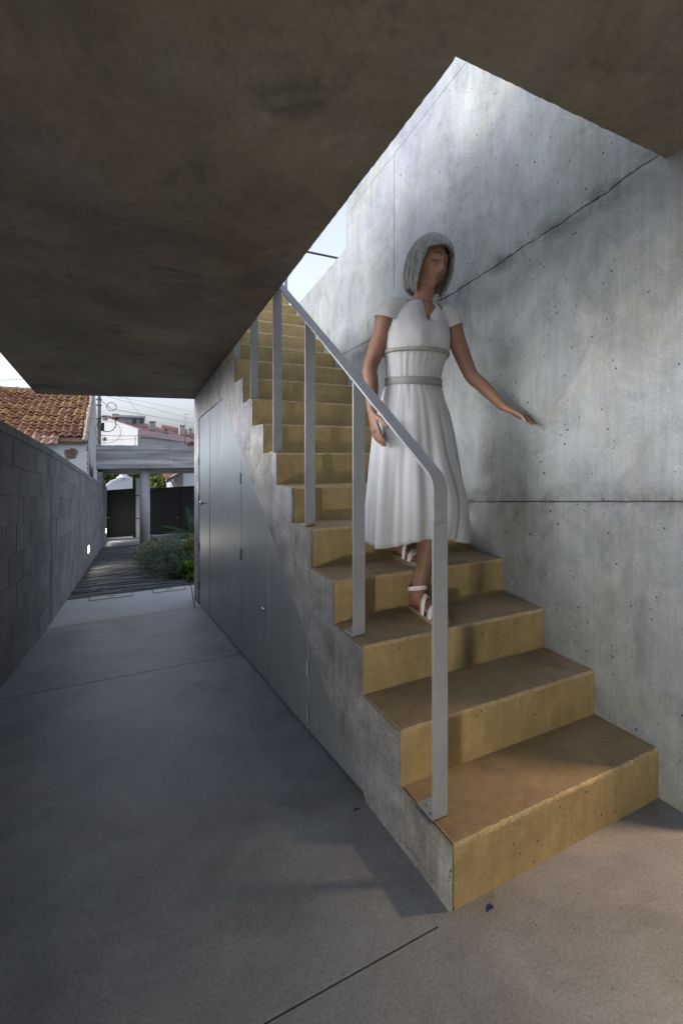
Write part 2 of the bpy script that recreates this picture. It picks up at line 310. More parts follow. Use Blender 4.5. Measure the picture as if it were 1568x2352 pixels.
# drain covers let into the pale slab
for x0, x1, lab in ((-0.26, 0.20, 'thin rectangular concrete drain cover nearer the block wall, with finger slot'),
                    (0.42, 0.80, 'thin rectangular concrete drain cover nearer the planting, with finger slot')):
    t = empty('drain_cover', ((x0 + x1) / 2, 6.06, gz(6.06))); tag(t, lab, 'drain cover', 'drain covers along the paving edge')
    sheet(MB(), x0 + 0.008, x1 - 0.008, 5.955, 6.17, dz=0.006, th=0.02).build('lid', M_SKYLIT, t)
    mb = MB()
    for (a, b, c, d) in ((x0 - 0.001, x0 + 0.005, 5.94, 6.185), (x1 - 0.005, x1 + 0.001, 5.94, 6.185), (x0, x1, 5.944, 5.951)): sheet(mb, a, b, c, d, dz=0.0025, th=0.01)
    mb.build('seam', MATS['joint_filler'], t)
    xm = (x0 + x1) / 2
    sheet(MB(), xm - 0.035, xm + 0.035, 6.06, 6.085, dz=0.009, th=0.01).build('finger_slot', MATS['joint_filler'], t)

# slate strips laid on edge across the path
deck = empty('slate_path', (0, 6.2, gz(6.2))); tag(deck, kind='structure')
sheet(MB(), 0, 0.95, 6.2, 13.2, left=LW, dz=-0.02, th=0.3, ny=6).build('path_bed', MATS['joint_filler'], deck)
def unit_strip():
    me = MB().box(0, 1, 0, 1, -1, 0).mesh('slate_strip'); me.materials.append(M_SLATE); return me
US = unit_strip(); cnt = 0; rest = MB(); y = 6.2
while y < 13.18:
    wd = random.uniform(0.04, 0.075); x = wallx(y) - random.uniform(0, 0.3); xr = 0.88 + random.uniform(-0.02, 0.03)
    while x < xr:
        ln = random.uniform(0.25, 0.75); x1 = min(x + ln, xr)
        if x1 - x > 0.05:
            dz = random.uniform(-0.006, 0.008)
            xx0 = max(x, wallx(y) - 0.03)
            if x1 - xx0 > 0.03:
                if cnt < 300:
                    o = bpy.data.objects.new('slate_strip', US); link(o, deck); o.matrix_parent_inverse = Matrix.Translation(deck.location).inverted()
                    o.location = (xx0, y, gz(y) + dz); o.scale = (x1 - xx0 - 0.004, wd - 0.004, 0.05); o.rotation_euler = (-math.atan(SLOPE) + random.uniform(-0.02, 0.02), random.uniform(-0.006, 0.006), random.uniform(-0.004, 0.004)); cnt += 1
                else: sheet(rest, xx0, x1 - 0.004, y, y + wd - 0.004, dz=dz, th=0.05)
        x = x1
    y += wd
rs = rest.build('slate_strips', M_SLATE, deck); rs['kind'] = 'stuff'

# ------------------------------------------------------------------ block wall on the left
bw = empty('block_wall', (wallx(5), 5, gz(5))); tag(bw, 'long grey concrete block wall with coping along the left of the passage', 'wall')
HT, NC = 1.56, 8
def wbase(y): return gz(y) if y < 5.1 else gz(y)
def wpt(y, off, hgt): return (wallx(y) - off, y, wbase(y) + hgt)
core = MB()
ys = [-7, -4, -2, 0, 1.3, 2.4, 3.4, 4.2, 5.085]
def wseg(mb, ys, off0, off1, h0, h1):
    for a, b in zip(ys[:-1], ys[1:]):
        mb.hexa([wpt(a, off1, h0), wpt(a, off0, h0), wpt(b, off0, h0), wpt(b, off1, h0), wpt(a, off1, h1), wpt(a, off0, h1), wpt(b, off0, h1), wpt(b, off1, h1)])
wseg(core, ys, 0.008, 0.19, -0.4, HT); wseg(core, [5.105, 7, 9, 11, 13, 14.5, 16.0], 0.008, 0.19, -0.4, HT)
core.build('mortar_core', M_MORTAR, bw)
hid = MB(); wseg(hid, [-7, -4, -2, 0, 1.3, 2.3, 3.0], 0.0, 0.198, -0.02, HT + 0.06); hid.build('wall_section', M_BLOCK, bw)
ch = HT / NC
def blockmesh(y0, y1, h0, h1, o0, o1):
    mb = MB(); g_ = 0.0013
    mb.hexa([wpt(y0 + g_, o1, h0 + g_), wpt(y0 + g_, o0, h0 + g_), wpt(y1 - g_, o0, h0 + g_), wpt(y1 - g_, o1, h0 + g_), wpt(y0 + g_, o1, h1 - g_), wpt(y0 + g_, o0, h1 - g_), wpt(y1 - g_, o0, h1 - g_), wpt(y1 - g_, o1, h1 - g_)])
    return mb
for seg0, seg1 in ((3.0, 5.085), (5.105, 16.0)):
    for c in range(NC):
        y = seg0 - (0.2 if c % 2 else 0.0) - random.choice((0, 0, 0.1))
        while y < seg1:
            ln = 0.4 if random.random() < 0.85 else 0.2
            a, b = max(y, seg0), min(y + ln, seg1)
            if b - a > 0.04:
                dj = random.uniform(-0.0025, 0.0015)
                blockmesh(a, b, c * ch, (c + 1) * ch, dj, 0.196).build('block', M_BLOCK, bw)
            y += ln
    y = seg0
    while y < seg1 - 0.01:
        b = min(y + 0.4, seg1); blockmesh(y, b, HT, HT + 0.065, -0.006 + random.uniform(-0.001, 0.001), 0.205).build('coping_block', M_BLOCK, bw); y = b

# ------------------------------------------------------------------ soffit slab with the stair opening
def sz(y): return 2.3346 - 0.0945 * y
rag = lambda a=0.006: random.uniform(-a, a)
slab = empty('concrete_slab', (0, 1, sz(1))); tag(slab, 'dark board-marked concrete slab overhead with an opening above the stair', 'roof slab')
lx_ = lambda y: -0.694 + (y - 5.45) * 0.0312
ys_open = [0.94 + 0.018 * i for i in range(int((5.3 - 0.94) / 0.018))] + [5.31]
xs_open = [XS + 0.018 * i for i in range(int((6.0 - XS) / 0.018))]
body = [(lx_(-7), -7), (6.0, -7), (6.0, 0.95)] + [(x, 0.945 + rag(0.0016)) for x in reversed(xs_open)] + [(XS + 0.004 + rag(0.0016), y) for y in ys_open[1:-1]] + [(XS, 5.31), (lx_(5.45), 5.45)]
def slabprism(poly, dz0, dz1):
    mb = MB(); n = len(poly)
    mb.add([(x, y, sz(y) + dz0) for x, y in poly] + [(x, y, sz(y) + dz1) for x, y in poly],
           [tuple(range(n)), tuple(range(2 * n - 1, n - 1, -1))] + [(i, (i + 1) % n, n + (i + 1) % n, n + i) for i in range(n)])
    return mb
slabprism(body, 0.0025, 0.30).build('slab_body', M_SOFF, slab)
# formwork panels of the underside, parted by hairline seams
seams = [-7, -5.2, -3.8, -2.5, -1.2, 0.10, 2.02, 3.355, 5.31]
xe = XS - 0.006
for a, b in zip(seams[:-1], seams[1:]):
    xl = lambda y: lx_(y) + 0.035
    g2 = 0.0009
    if b <= 0.3: poly = [(xl(a + g2), a + g2), (5.9, a + g2), (5.9, b - g2), (xl(b - g2), b - g2)]
    elif a < 0.94: poly = [(xl(a + g2), a + g2), (5.9, a + g2), (5.9, 0.925), (xe - 0.012, 0.925), (xe - 0.012, b - g2), (xl(b - g2), b - g2)]
    else: poly = [(xl(a + g2), a + g2), (xe - 0.012, a + g2), (xe - 0.012, b - g2 - (0.03 if b > 5 else 0)), (xl(b - g2), b - g2 + (0.09 if b > 5 else 0))]
    slabprism(poly, 0.0, 0.01).build('soffit_panel', M_SOFF, slab)

# ------------------------------------------------------------------ tall concrete wall on the right
rw = empty('concrete_wall', (XW, 2.5, 0)); tag(rw, 'tall pale concrete wall with pour joints rising beside the yellow stair', 'wall')
YE = 0.79
def mid(y): return 1.054 - 0.0902 * (y - 0.89)
def upj(y):
    pts = [(0.5, 2.34), (0.949, 2.277), (1.4, 2.205), (1.997, 2.140), (2.6, 2.105), (3.58, 2.055), (5.4, 1.97)]
    for (a, za), (b, zb) in zip(pts[:-1], pts[1:]):
        if y <= b: return za + (zb - za) * (y - a) / (b - a)
    return pts[-1][1]
def topz(y): return 3.457 - 0.109 * (y - 2.033)
def lowtop(y): return 2.927 - 0.121 * (y - 3.413)
def nz(y, s, a): return noise.noise(Vector((y * s, a * 7.3, 0.4))) 
def rline(fn, y0, y1, amp, step=0.012, seed=0.0):
    n = max(2, int((y1 - y0) / step)); return [(y0 + (y1 - y0) * i / n, fn(y0 + (y1 - y0) * i / n) + amp * (nz(y0 + (y1 - y0) * i / n, 38, seed) + 0.5 * nz(y0 + (y1 - y0) * i / n, 90, seed + 1))) for i in range(n + 1)]
TH = 0.25
def wallpiece(lower, upper, name='wall_panel', x=XW):
    poly = list(lower) + list(reversed(upper))
    return MB().prism(poly, 'x', x, XW + TH).build(name, M_WALL, rw)
MB().prism([(YE + 0.03, -0.3), (5.5, -0.9), (5.5, 2.4), (4.5, 2.6), (3.40, 2.85), (3.40, 3.2), (YE + 0.03, 3.45)], 'x', XW + 0.012, XW + TH - 0.02).build('wall_core', M_MORTAR, rw)
wallpiece([(YE, -0.3), (5.6, -0.9)], rline(lambda y: mid(y) - 0.003, YE, 5.6, 0.0015, seed=1))
jit = lambda y: 0.010 * nz(y, 9, 3) + 0.006 * nz(y, 34, 3)
wallpiece(rline(lambda y: mid(y) + 0.003, YE, 5.6, 0.0015, seed=2), rline(lambda y: upj(y) + jit(y) - 0.003, YE, 5.6, 0.003, seed=3))
VJ = 2.684
gro = lambda y: topz(y) - 0.105
wallpiece(rline(lambda y: upj(y) + jit(y) + 0.003 + 0.004 * max(0, nz(y, 5, 8)), YE, VJ - 0.002, 0.004, seed=4), [(YE, gro(YE)), (VJ - 0.002, gro(VJ))])
lw = rline(lambda y: upj(y) + jit(y) + 0.003, VJ + 0.002, 5.3, 0.004, seed=5)
up = [(VJ + 0.002, gro(VJ)), (3.413, gro(3.413)), (3.413, 2.927)] + [(y, z) for y, z in rline(lowtop, 3.43, 5.3, 0.008, 0.04, 6)]
wallpiece(lw, up)
wallpiece([(YE, gro(YE) + 0.003), (3.413, gro(3.413) + 0.003)], rline(topz, YE, 3.413, 0.004, 0.05, 7), 'coping_band')

# unseen walls, added to limit the light entering the covered space
o = MB().box(-1.2, 6.0, -7.3, -7.002, -0.1, 3.3).build('rear_light_blocker', M_WALL); tag(o, 'plain concrete wall added behind the viewpoint to cut light from the rear', 'wall')
o = MB().box(5.75, 5.98, -7.0, 0.9, -0.1, 2.2).build('side_wall', M_WALL); tag(o, 'plain concrete wall added out of view to cut light from the right', 'wall')  # added out of view to hold back light from the side
o = MB().prism([(-7, sz(-7) + 0.295), (3.3, sz(3.3) + 0.295), (3.3, 3.2), (-7, 3.2)], 'x', 0.05, 0.25).build('sky_blocking_wall', M_BLUEWHITE); tag(o, 'white wall added on the slab to cut sky light, out of view above', 'wall')  # unseen, added to keep part of the sky off the tall wall

# ------------------------------------------------------------------ the stair
st = empty('stair', (XS, YS + TD, 0)); tag(st, 'concrete stair with yellow painted steps climbing between railing and wall', 'stair')
NST = 18
XL = XS + 0.012
for n in range(1, NST + 1):
    y0 = YS + TD * n; z1 = RH * n; z0 = z1 - RH - (0.05 if n > 1 else 0.02)
    yb = y0 + TD + 0.03 if n < NST else y0 + 1.6
    K = 60; vs = []; fs = []; mi = []
    for i in range(K + 1):
        x = XL + (XW - 0.002 - XL) * i / K
        jx = rag(0.006) if i == 0 else 0
        a = 0.0035 * noise.noise(Vector((x * 40, n * 3.1, 0))) + 0.003 * noise.noise(Vector((x * 110, n * 5.7, 2)))
        b = 0.0022 * noise.noise(Vector((x * 36, n * 2.3, 5)))
        cv = 0.0 if n < 17 else -0.05 * ((x - XS) / 0.93) ** 2          # the top steps bow a little
        prof = [(y0 + cv, z0), (y0 + cv, z1 - 0.012), (y0 + cv + 0.0015 + a, z1 - 0.005 + b), (y0 + cv + 0.006 + a, z1 - 0.0008 + b * 0.5), (y0 + cv + 0.018, z1), (yb, z1), (yb, z1 - 0.1)]
        for (yy, zz) in prof: vs.append((x + jx, yy, zz))
    P = 7
    for i in range(K):
        for k in range(P - 1):
            fs.append((i * P + k, i * P + k + 1, (i + 1) * P + k + 1, (i + 1) * P + k)); mi.append(0 if k < 1 else 2 if k < 3 else 1)
    mb = MB(); mb.v = vs; mb.f = fs + [tuple(range(P)), tuple(K * P + k for k in reversed(range(P)))]; mb.m = mi + [0, 0]
    mb.build('step', [M_RISER, M_TREAD, M_NOSE], st)
# concrete flank of the stair: a stepped plate, its soffit line closed by the cupboard doors
def soff(y): return 0.006 + (y - 1.438) * 0.6972
flank = [(YS + TD + 0.003, -0.1)]
for n in range(1, NST + 1):
    y0 = YS + TD * n + 0.003; z1 = RH * n - 0.003
    flank += [(y0 + rag(0.002), z1 - RH if n == 1 else z1 - RH + 0.0), (y0 + rag(0.002), z1 + rag(0.002))] if n > 1 else [(y0, z1)]
    m_ = 3
    for i in range(1, m_ + 1): flank.append((y0 + TD * i / (m_ + 1), z1 + rag(0.0015)))
flank += [(YS + TD * (NST + 1), RH * NST), (5.30, RH * NST), (5.30, -0.9), (4.995, -0.9), (4.995, 1.601), (3.833, 1.676), (1.438, 0.006), (1.36, -0.1)]
cl = [flank[0]]
for p in flank[1:]:
    if (Vector(p) - Vector(cl[-1])).length > 0.002: cl.append(p)
MB().prism(cl, 'x', XS, XL - 0.0005).build('stair_flank', M_STRING, st)
MB().box(XL, XW, 5.0, 5.30, -0.9, 1.75).build('end_pier', M_STRING, st)
MB().prism([(1.438, -0.006), (3.833, 1.664), (4.99, 1.590), (4.99, -0.8), (1.438, -0.08)], 'x', XS + 0.035, XS + 0.05).build('cupboard_back', mat('cupboard_dark', (0.05, 0.05, 0.05), 0.9, bump=0), st)
# board marks: fine raised lips on the flank
mb = MB()
for n in range(1, 12):
    y0 = YS + TD * n
    for k in range(2):
        zz = RH * n - 0.06 - 0.085 * k + rag(0.02); ya = y0 + 0.015; yb = min(y0 + random.uniform(0.12, 0.26), 1.438 + (zz + 0.02) / 0.6972 - 0.02)
        ya = y0 + 0.012
        if yb - ya > 0.05 and soff(yb) < zz: MB().box(XS - 0.0012, XS + 0.001, ya, yb, zz, zz + 0.0022).build('board_mark', M_STRING, st)


# ------------------------------------------------------------------ cupboard doors under the stair
cup = empty('stair_cupboard', (XS, 3.2, gz(3.2))); tag(cup, 'row of grey metal cupboard doors filling the triangle under the stair', 'cupboard')
seam_y = [4.981, 4.392, 3.850, 3.209, 2.585, 1.957, 1.40]
def dtop(y): return 1.601 + (4.981 - y) * 0.0653 if y > 3.833 else soff(y)
for i in range(6):
    gp = {0: 0.002, 1: 0.008, 2: 0.003, 3: 0.0035, 4: 0.010, 5: 0.008, 6: 0.05}     # leaf edges meet tightly or stand apart
    b, a = seam_y[i] - gp[i], seam_y[i + 1] + gp[i + 1]
    ytop = [a, b] if not (a < 3.833 < b) else [a, 3.833, b]
    poly = [(a, gz(a) + 0.014), (b, gz(b) + 0.014)] + [(yy, max(dtop(yy) - 0.006, gz(yy) + 0.016)) for yy in reversed(ytop)]
    off = [0.004, 0.0055, 0.004, 0.0055, 0.003, 0.0045][i]
    mb = MB().prism(poly, 'x', XS + off, XS + off + 0.022); sk = [0.007, -0.006, 0.008, -0.006, 0.004, -0.004][i]     # no two doors hang quite in plane
    mb.v = [(x + sk * (y - (a + b) / 2), y, z) for x, y, z in mb.v]
    d = mb.build('door', M_DOOR, cup); bevel(d, 0.0025, 2)
    if i == 0:
        k = atx(473, 1155, XS); kb = MB()
        kb.tube([(XS + 0.01, k.y, k.z), (XS - 0.035, k.y, k.z)], 0.009, 12); kb.tube([(XS - 0.03, k.y, k.z), (XS - 0.04, k.y, k.z), (XS - 0.055, k.y, k.z), (XS - 0.062, k.y, k.z)], [0.012, 0.022, 0.022, 0.012], 16)
        kb.build('knob', M_CHROME, d, smooth=True)
        for zz in (1.15, 0.76, 0.25, -0.15):
            MB().box(XS - 0.006, XS + 0.004, 4.978, 4.99, zz - 0.04, zz + 0.04).build('hinge', M_DARKMETAL, d)
    if i == 3:
        k = atx(605, 1398, XS)
        MB().tube([(XS + 0.01, k.y, k.z), (XS - 0.006, k.y, k.z), (XS - 0.012, k.y, k.z)], [0.014, 0.014, 0.008], 14).build('knob', M_CHROME, d, smooth=True)
        for (u, v0, v1) in ((553, 1087, 1110), (553.5, 1262, 1285)):
            p0, p1 = atx(u, v1, XS), atx(u, v0, XS); zm = (p0.z + p1.z) / 2
            h = MB()
            for q in range(3): h.tube([(XS - 0.001, b + 0.003, zm - 0.036 + q * 0.025), (XS - 0.001, b + 0.003, zm - 0.014 + q * 0.025)], 0.006, 8)
            h.build('hinge', M_DARKMETAL, d, smooth=False)
    if i == 4:
        for (v0, v1) in ((1516, 1552), (1620, 1657)):
            p0, p1 = atx(707, v1, XS), atx(707, v0, XS); hgt = (p1.z - p0.z) / 3
            h = MB()
            for q in range(3): h.tube([(XS - 0.003, a - 0.003, p0.z + q * hgt + 0.001), (XS - 0.003, a - 0.003, p0.z + (q + 1) * hgt - 0.001)], 0.0065, 10)
            h.build('hinge', M_STEEL, d)
mb = MB()
for a, b in zip([1.45, 2.5, 3.6][:], [2.5, 3.6, 4.98]):
    mb.hexa([(XS + 0.012, a, gz(a) - 0.02), (XS + 0.03, a, gz(a) - 0.02), (XS + 0.03, b, gz(b) - 0.02), (XS + 0.012, b, gz(b) - 0.02), (XS + 0.012, a, gz(a) + 0.012), (XS + 0.03, a, gz(a) + 0.012), (XS + 0.03, b, gz(b) + 0.012), (XS + 0.012, b, gz(b) + 0.012)])
mb.build('plinth', M_DARKMETAL, cup)

# ------------------------------------------------------------------ flat-bar railing
rl = empty('stair_railing', (0.832, 1.05, RH)); tag(rl, 'grey flat steel bar railing bolted to the left ends of the steps', 'railing')
RX0, RX1, RT = 0.806, 0.856, 0.008
def pyn(n): return YS + TD * n + 0.083
PITCH = RH / TD
ztop1 = 1.118                                         # where the first post bends into the rail
def railz(y): return ztop1 + 0.035 + (y - pyn(1) - 0.03) * PITCH
def strip(path, name, parent):
    """bent flat bar: path of (y, z) on its outer face, width along x"""
    n = len(path); inner = []
    for i in range(n):
        a = Vector(path[max(i - 1, 0)]); b = Vector(path[min(i + 1, n - 1)]); t = (b - a).normalized()
        nrm = Vector((t.y, -t.x)); inner.append((path[i][0] + nrm.x * RT, path[i][1] + nrm.y * RT))
    vs = []; fs = []
    for x in (RX0, RX1): vs += [(x, *p) for p in path] + [(x, *p) for p in inner]
    for i in range(n - 1):
        a, b = i, i + 1
        fs += [(a, b, 2 * n + b, 2 * n + a), (n + a, n + b, 3 * n + b, 3 * n + a), (a, b, n + b, n + a), (2 * n + a, 2 * n + b, 3 * n + b, 3 * n + a)]
    for a in (0, n - 1): fs.append((a, n + a, 3 * n + a, 2 * n + a))
    mb = MB().add(vs, fs); o = mb.build(name, M_STEEL, parent); bevel(o, 0.0012, 1); return o
def arc(c, r, a0, a1, n): return [(c[0] + r * math.cos(a0 + (a1 - a0) * i / n), c[1] + r * math.sin(a0 + (a1 - a0) * i / n)) for i in range(n + 1)]
y1 = pyn(1); ang = math.atan(PITCH); R = 0.075
cy, cz = y1 + R, ztop1 - 0.012
bend = arc((cy, cz), R, math.pi, math.pi / 2 + ang, 8)
e = bend[-1]; yend = 5.05
hand = [(y1, ztop1 - 0.1)] + bend + [(yend, e[1] + (yend - e[0]) * PITCH)]
strip(hand, 'handrail', rl)
for n in (1, 3, 5, 7, 9, 11, 13, 15):
    yy = pyn(n); zt = RH * n; top = (ztop1 - 0.1 if n == 1 else e[1] + (yy - e[0]) * PITCH - RT / math.cos(ang) + 0.0005)
    path = [(yy, top)] + [(yy, zt + 0.02), (yy + 0.001, zt + 0.006), (yy + 0.006, zt + 0.0005), (yy + 0.02, zt + 0.0003), (yy + 0.075, zt + 0.0003)]
    # outer face runs down the front and under the foot
    p = strip(list(reversed(path)), 'post', rl)
    MB().tube([(0.830, yy + 0.048, zt + 0.008), (0.830, yy + 0.048, zt + 0.013)], 0.0085, 6).tube([(0.830, yy + 0.048, zt + 0.012), (0.830, yy + 0.048, zt + 0.022)], 0.0055, 10).build('bolt', M_STEEL, p)
# upper landing rail
ur = empty('landing_railing', (1.84, 5.5, 3.15)); tag(ur, 'slim grey guard rail standing on the upper landing against the sky', 'railing')
q = aty(656, 663, 5.45)
MB().box(q.x - 0.02, q.x + 0.02, 5.44, 5.452, q.z - 0.08, 4.0).build('post', M_STEEL, ur)
a, b = aty(660, 568.5, 5.6), aty(830, 603.5, 5.6)
MB().tube([a, b], 0.014, 10).build('rail', mat('dark_rail', (0.12, 0.125, 0.14), 0.4, metal=0.4, bump=0), ur)

# ------------------------------------------------------------------ recessed wall lamps, lit
def wall_lamp(y, hgt, lab, energy, size=(0.075, 0.10)):
    x = wallx(y); z = wbase(y) + hgt
    t = empty('wall_lamp', (x, y, z)); tag(t, lab, 'wall lamp', 'recessed lamps low in the block wall')
    a, b = size
    MB().box(x - 0.006, x + 0.012, y - a, y + a, z + b * 0.5, z + b * 0.5 + 0.012).box(x - 0.006, x + 0.012, y - a, y + a, z - b * 0.5 - 0.012, z - b * 0.5).box(x - 0.006, x + 0.012, y - a - 0.012, y - a, z - b * 0.5 - 0.012, z + b * 0.5 + 0.012).box(x - 0.006, x + 0.012, y + a, y + a + 0.012, z - b * 0.5 - 0.012, z + b * 0.5 + 0.012).build('frame', M_GALV, t)
    MB().box(x - 0.004, x + 0.014, y - a, y + a, z - b / 2, z + b / 2).build('diffuser', emit('lamp_glow', (1.0, 0.90, 0.72), 14.0), t)
    ld = bpy.data.lights.new('lamp_light', 'AREA'); ld.shape = 'RECTANGLE'; ld.size = 2 * a; ld.size_y = b; ld.energy = energy; ld.color = (1.0, 0.93, 0.82)
    lo = bpy.data.objects.new('lamp_light', ld); link(lo, t); lo.location = (0.03, 0, 0)
    lo.rotation_euler = Vector((-1, 0, 0.0)).to_track_quat('Z', 'Y').to_euler()
wall_lamp(9.05, 0.33, 'small lit lamp low in the block wall beside the slate path', 2.2)
wall_lamp(15.0, 0.33, 'small lit lamp at the far end of the block wall by the gate', 2.6)
wall_lamp(-0.35, 0.33, 'lit lamp low in the block wall beside the foot of the stair, out of view', 8.0)
# ceiling lamp beyond the end of the right wall, whose warm light falls on the lowest steps
lp = Vector((2.27, 0.44, sz(0.44)))
t = empty('ceiling_lamp', lp); tag(t, 'round warm ceiling lamp beyond the end of the tall concrete wall', 'ceiling lamp')
MB().tube([lp + Vector((0, 0, -0.002)), lp + Vector((0, 0, -0.045))], 0.075, 24).build('housing', M_GALV, t)
MB().tube([lp + Vector((0, 0, -0.046)), lp + Vector((0, 0, -0.052))], 0.06, 24).build('diffuser', emit('warm_glow', (1.0, 0.6, 0.28), 8.0), t)
ld = bpy.data.lights.new('lamp_light', 'SPOT'); ld.energy = 68; ld.color = (1.0, 0.68, 0.42); ld.spot_size = math.radians(100); ld.spot_blend = 0.9; ld.shadow_soft_size = 0.08
lo = bpy.data.objects.new('lamp_light', ld); link(lo, t); lo.location = (0, 0, -0.07)

# ------------------------------------------------------------------ entrance canopy, column, gates
cf = 12.95
cz0 = lambda y: aty(330, 1075.5, cf).z - SLOPE * (y - cf)
xl, xr = aty(220, 1050, cf).x, 3.2
hb = aty(330, 1023, cf).z - aty(330, 1075.5, cf).z
cn = empty('entrance_canopy', (0.8, cf, cz0(cf))); tag(cn, 'weathered board-marked concrete beam and canopy over the entrance gates', 'canopy')
def cbox(x0, x1, y0, y1, a, b):
    return MB().hexa([(x0, y0, cz0(y0) + a), (x1, y0, cz0(y0) + a), (x1, y1, cz0(y1) + a), (x0, y1, cz0(y1) + a), (x0, y0, cz0(y0) + b), (x1, y0, cz0(y0) + b), (x1, y1, cz0(y1) + b), (x0, y1, cz0(y1) + b)])
nb = 5
for i in range(nb):   # board-wide lifts of the beam face, each a little proud or shy
    o = rag(0.012)
    cbox(xl, 1.42 if i % 2 else 1.30, cf + o, cf + 0.3, hb * i / nb + 0.001, hb * (i + 1) / nb - 0.002).build('beam_board', M_BEAM, cn)
    cbox(1.424 if i % 2 else 1.304, xr, cf + rag(0.012), cf + 0.3, hb * i / nb + 0.001, hb * (i + 1) / nb - 0.002).build('beam_board', M_BEAM, cn)
cbox(xl + 0.01, xr, cf + 0.02, 15.6, 0.004, 0.22).build('canopy_slab', M_BEAM, cn)
MB().box(xl + 0.02, xl + 0.14, cf + 0.1, 15.4, gz(15) + 1.0, cz0(15.4) + 0.15).build('side_wall', M_BEAM, cn)
cp = empty('column', (0.735, 13.35, gz(13.35))); tag(cp, 'round pale concrete column carrying the entrance canopy', 'column')
MB().tube([(0.735, 13.35, gz(13.35) - 0.05), (0.735, 13.35, cz0(13.35) + 0.02)], 0.128, 32).build('shaft', M_COLUMN, cp, smooth=False)
for p in cp.children[0].data.polygons: p.use_smooth = len(p.vertices) == 4
MB().tube([(0.735, 13.35, gz(13.35) - 0.02), (0.735, 13.35, gz(13.35) + 0.012)], 0.14, 32).build('base_ring', M_COLUMN, cp)
gy = 16.1
def gz0(u, v): return aty(u, v, gy)
pr_ = empty('gate_pier', (aty(319, 1235, gy).x, gy, gz(gy))); tag(pr_, 'square concrete gate pier half hidden behind the round column', 'gate pier')
a, b = aty(312.5, 1235, gy).x, aty(329, 1235, gy).x
MB().box(a, b, gy - 0.05, gy + 0.2, gz(gy) - 0.1, aty(319, 1100, gy).z).build('pier_shaft', M_COLUMN, pr_)
for v in (1138, 1190): zz = aty(319, v, gy).z; MB().box(a - 0.004, b + 0.004, gy - 0.056, gy + 0.1, zz - 0.02, zz + 0.02).build('hinge_band', M_DARKMETAL, pr_)
def gate(name, lab, u0, u1, vt0, vt1, vb0, vb1, latch_u=None, split=None):
    t = empty(name, (aty((u0 + u1) / 2, 1230, gy).x, gy, gz(gy))); tag(t, lab, 'gate', 'black gates under the canopy')
    cuts = [u0] + ([split] if split else []) + [u1]
    lerp = lambda a, b, u: a + (b - a) * (u - u0) / (u1 - u0)
    for c0, c1 in zip(cuts[:-1], cuts[1:]):
        p = [aty(c0 + 0.6, lerp(vb0, vb1, c0), gy), aty(c1 - 0.6, lerp(vb0, vb1, c1), gy), aty(c1 - 0.6, lerp(vt0, vt1, c1), gy), aty(c0 + 0.6, lerp(vt0, vt1, c0), gy)]
        lf = MB().prism([(q.x, q.z) for q in p], 'y', gy, gy + 0.05).build('gate_leaf', M_GATE, t)
        mb = MB()
        for i in range(4):
            q, r = p[i], p[(i + 1) % 4]; mb.tube([(q.x, gy - 0.012, q.z), (r.x, gy - 0.012, r.z)], 0.014, 4)
        mb.build('frame', M_GATE, lf)
        if latch_u and c0 == u0:
            k = aty(latch_u, 1185, gy - 0.03)
            MB().tube([(k.x, gy + 0.01, k.z - 0.05), (k.x, gy - 0.04, k.z - 0.05)], 0.018, 10).tube([(k.x, gy - 0.035, k.z - 0.05), (k.x - 0.09, gy - 0.04, k.z - 0.05)], 0.010, 8).build('latch', mat('brass', (0.45, 0.30, 0.16), 0.35, metal=0.9, bump=0), lf)
    q0, q1 = aty(u0, vb0 + 1.2, gy), aty(u1, vb1 + 1.2, gy)
    MB().box(q0.x, q1.x, gy - 0.05, gy + 0.10, min(q0.z, q1.z) - 0.14, min(q0.z, q1.z) - 0.01).build('threshold', M_BLUEWHITE, t)
gate('pedestrian_gate', 'narrow black metal gate left of the round column', 245, 305, 1126.5, 1122.5, 1234.5, 1230, latch_u=250)
gate('driveway_gate', 'wide black double gate right of the round column with brass latch', 330, 470, 1123, 1115, 1229, 1222, latch_u=409, split=413.5)
MB().box(aty(305.5, 1200, gy).x, aty(311.5, 1200, gy).x, gy - 0.01, gy + 0.06, gz(gy) - 0.02, aty(308, 1121, gy).z).build('jamb', M_GATE, pr_)

# ------------------------------------------------------------------ old tiled house on the left
hy = 12.6
def zat(u, v, y): return aty(u, v, y).z
XR = aty(203, 1040, hy).x                 # right gable plane
hz_e = zat(120, 1009, hy)                 # eave
ridge_y = 17.0; hz_r = zat(20, 893, ridge_y)
hs_ = empty('tiled_house', (XR - 3, hy, gz(hy))); tag(hs_, 'old white house with a mossy orange tiled roof beyond the block wall', 'house')
XLH = XR - 6.5
MB().box(XLH, XR, hy, hy + 0.3, -2.2, hz_e - 0.02).build('front_wall', M_PLASTER, hs_)
gab = [(hy + 0.301, -2.2), (21.4, -2.2), (21.4, hz_e), (ridge_y, hz_r - 0.03), (hy + 0.301, hz_e + 0.05)]
MB().prism(gab, 'x', XR - 0.3, XR + 0.002).build('gable_wall', M_GABLE, hs_)
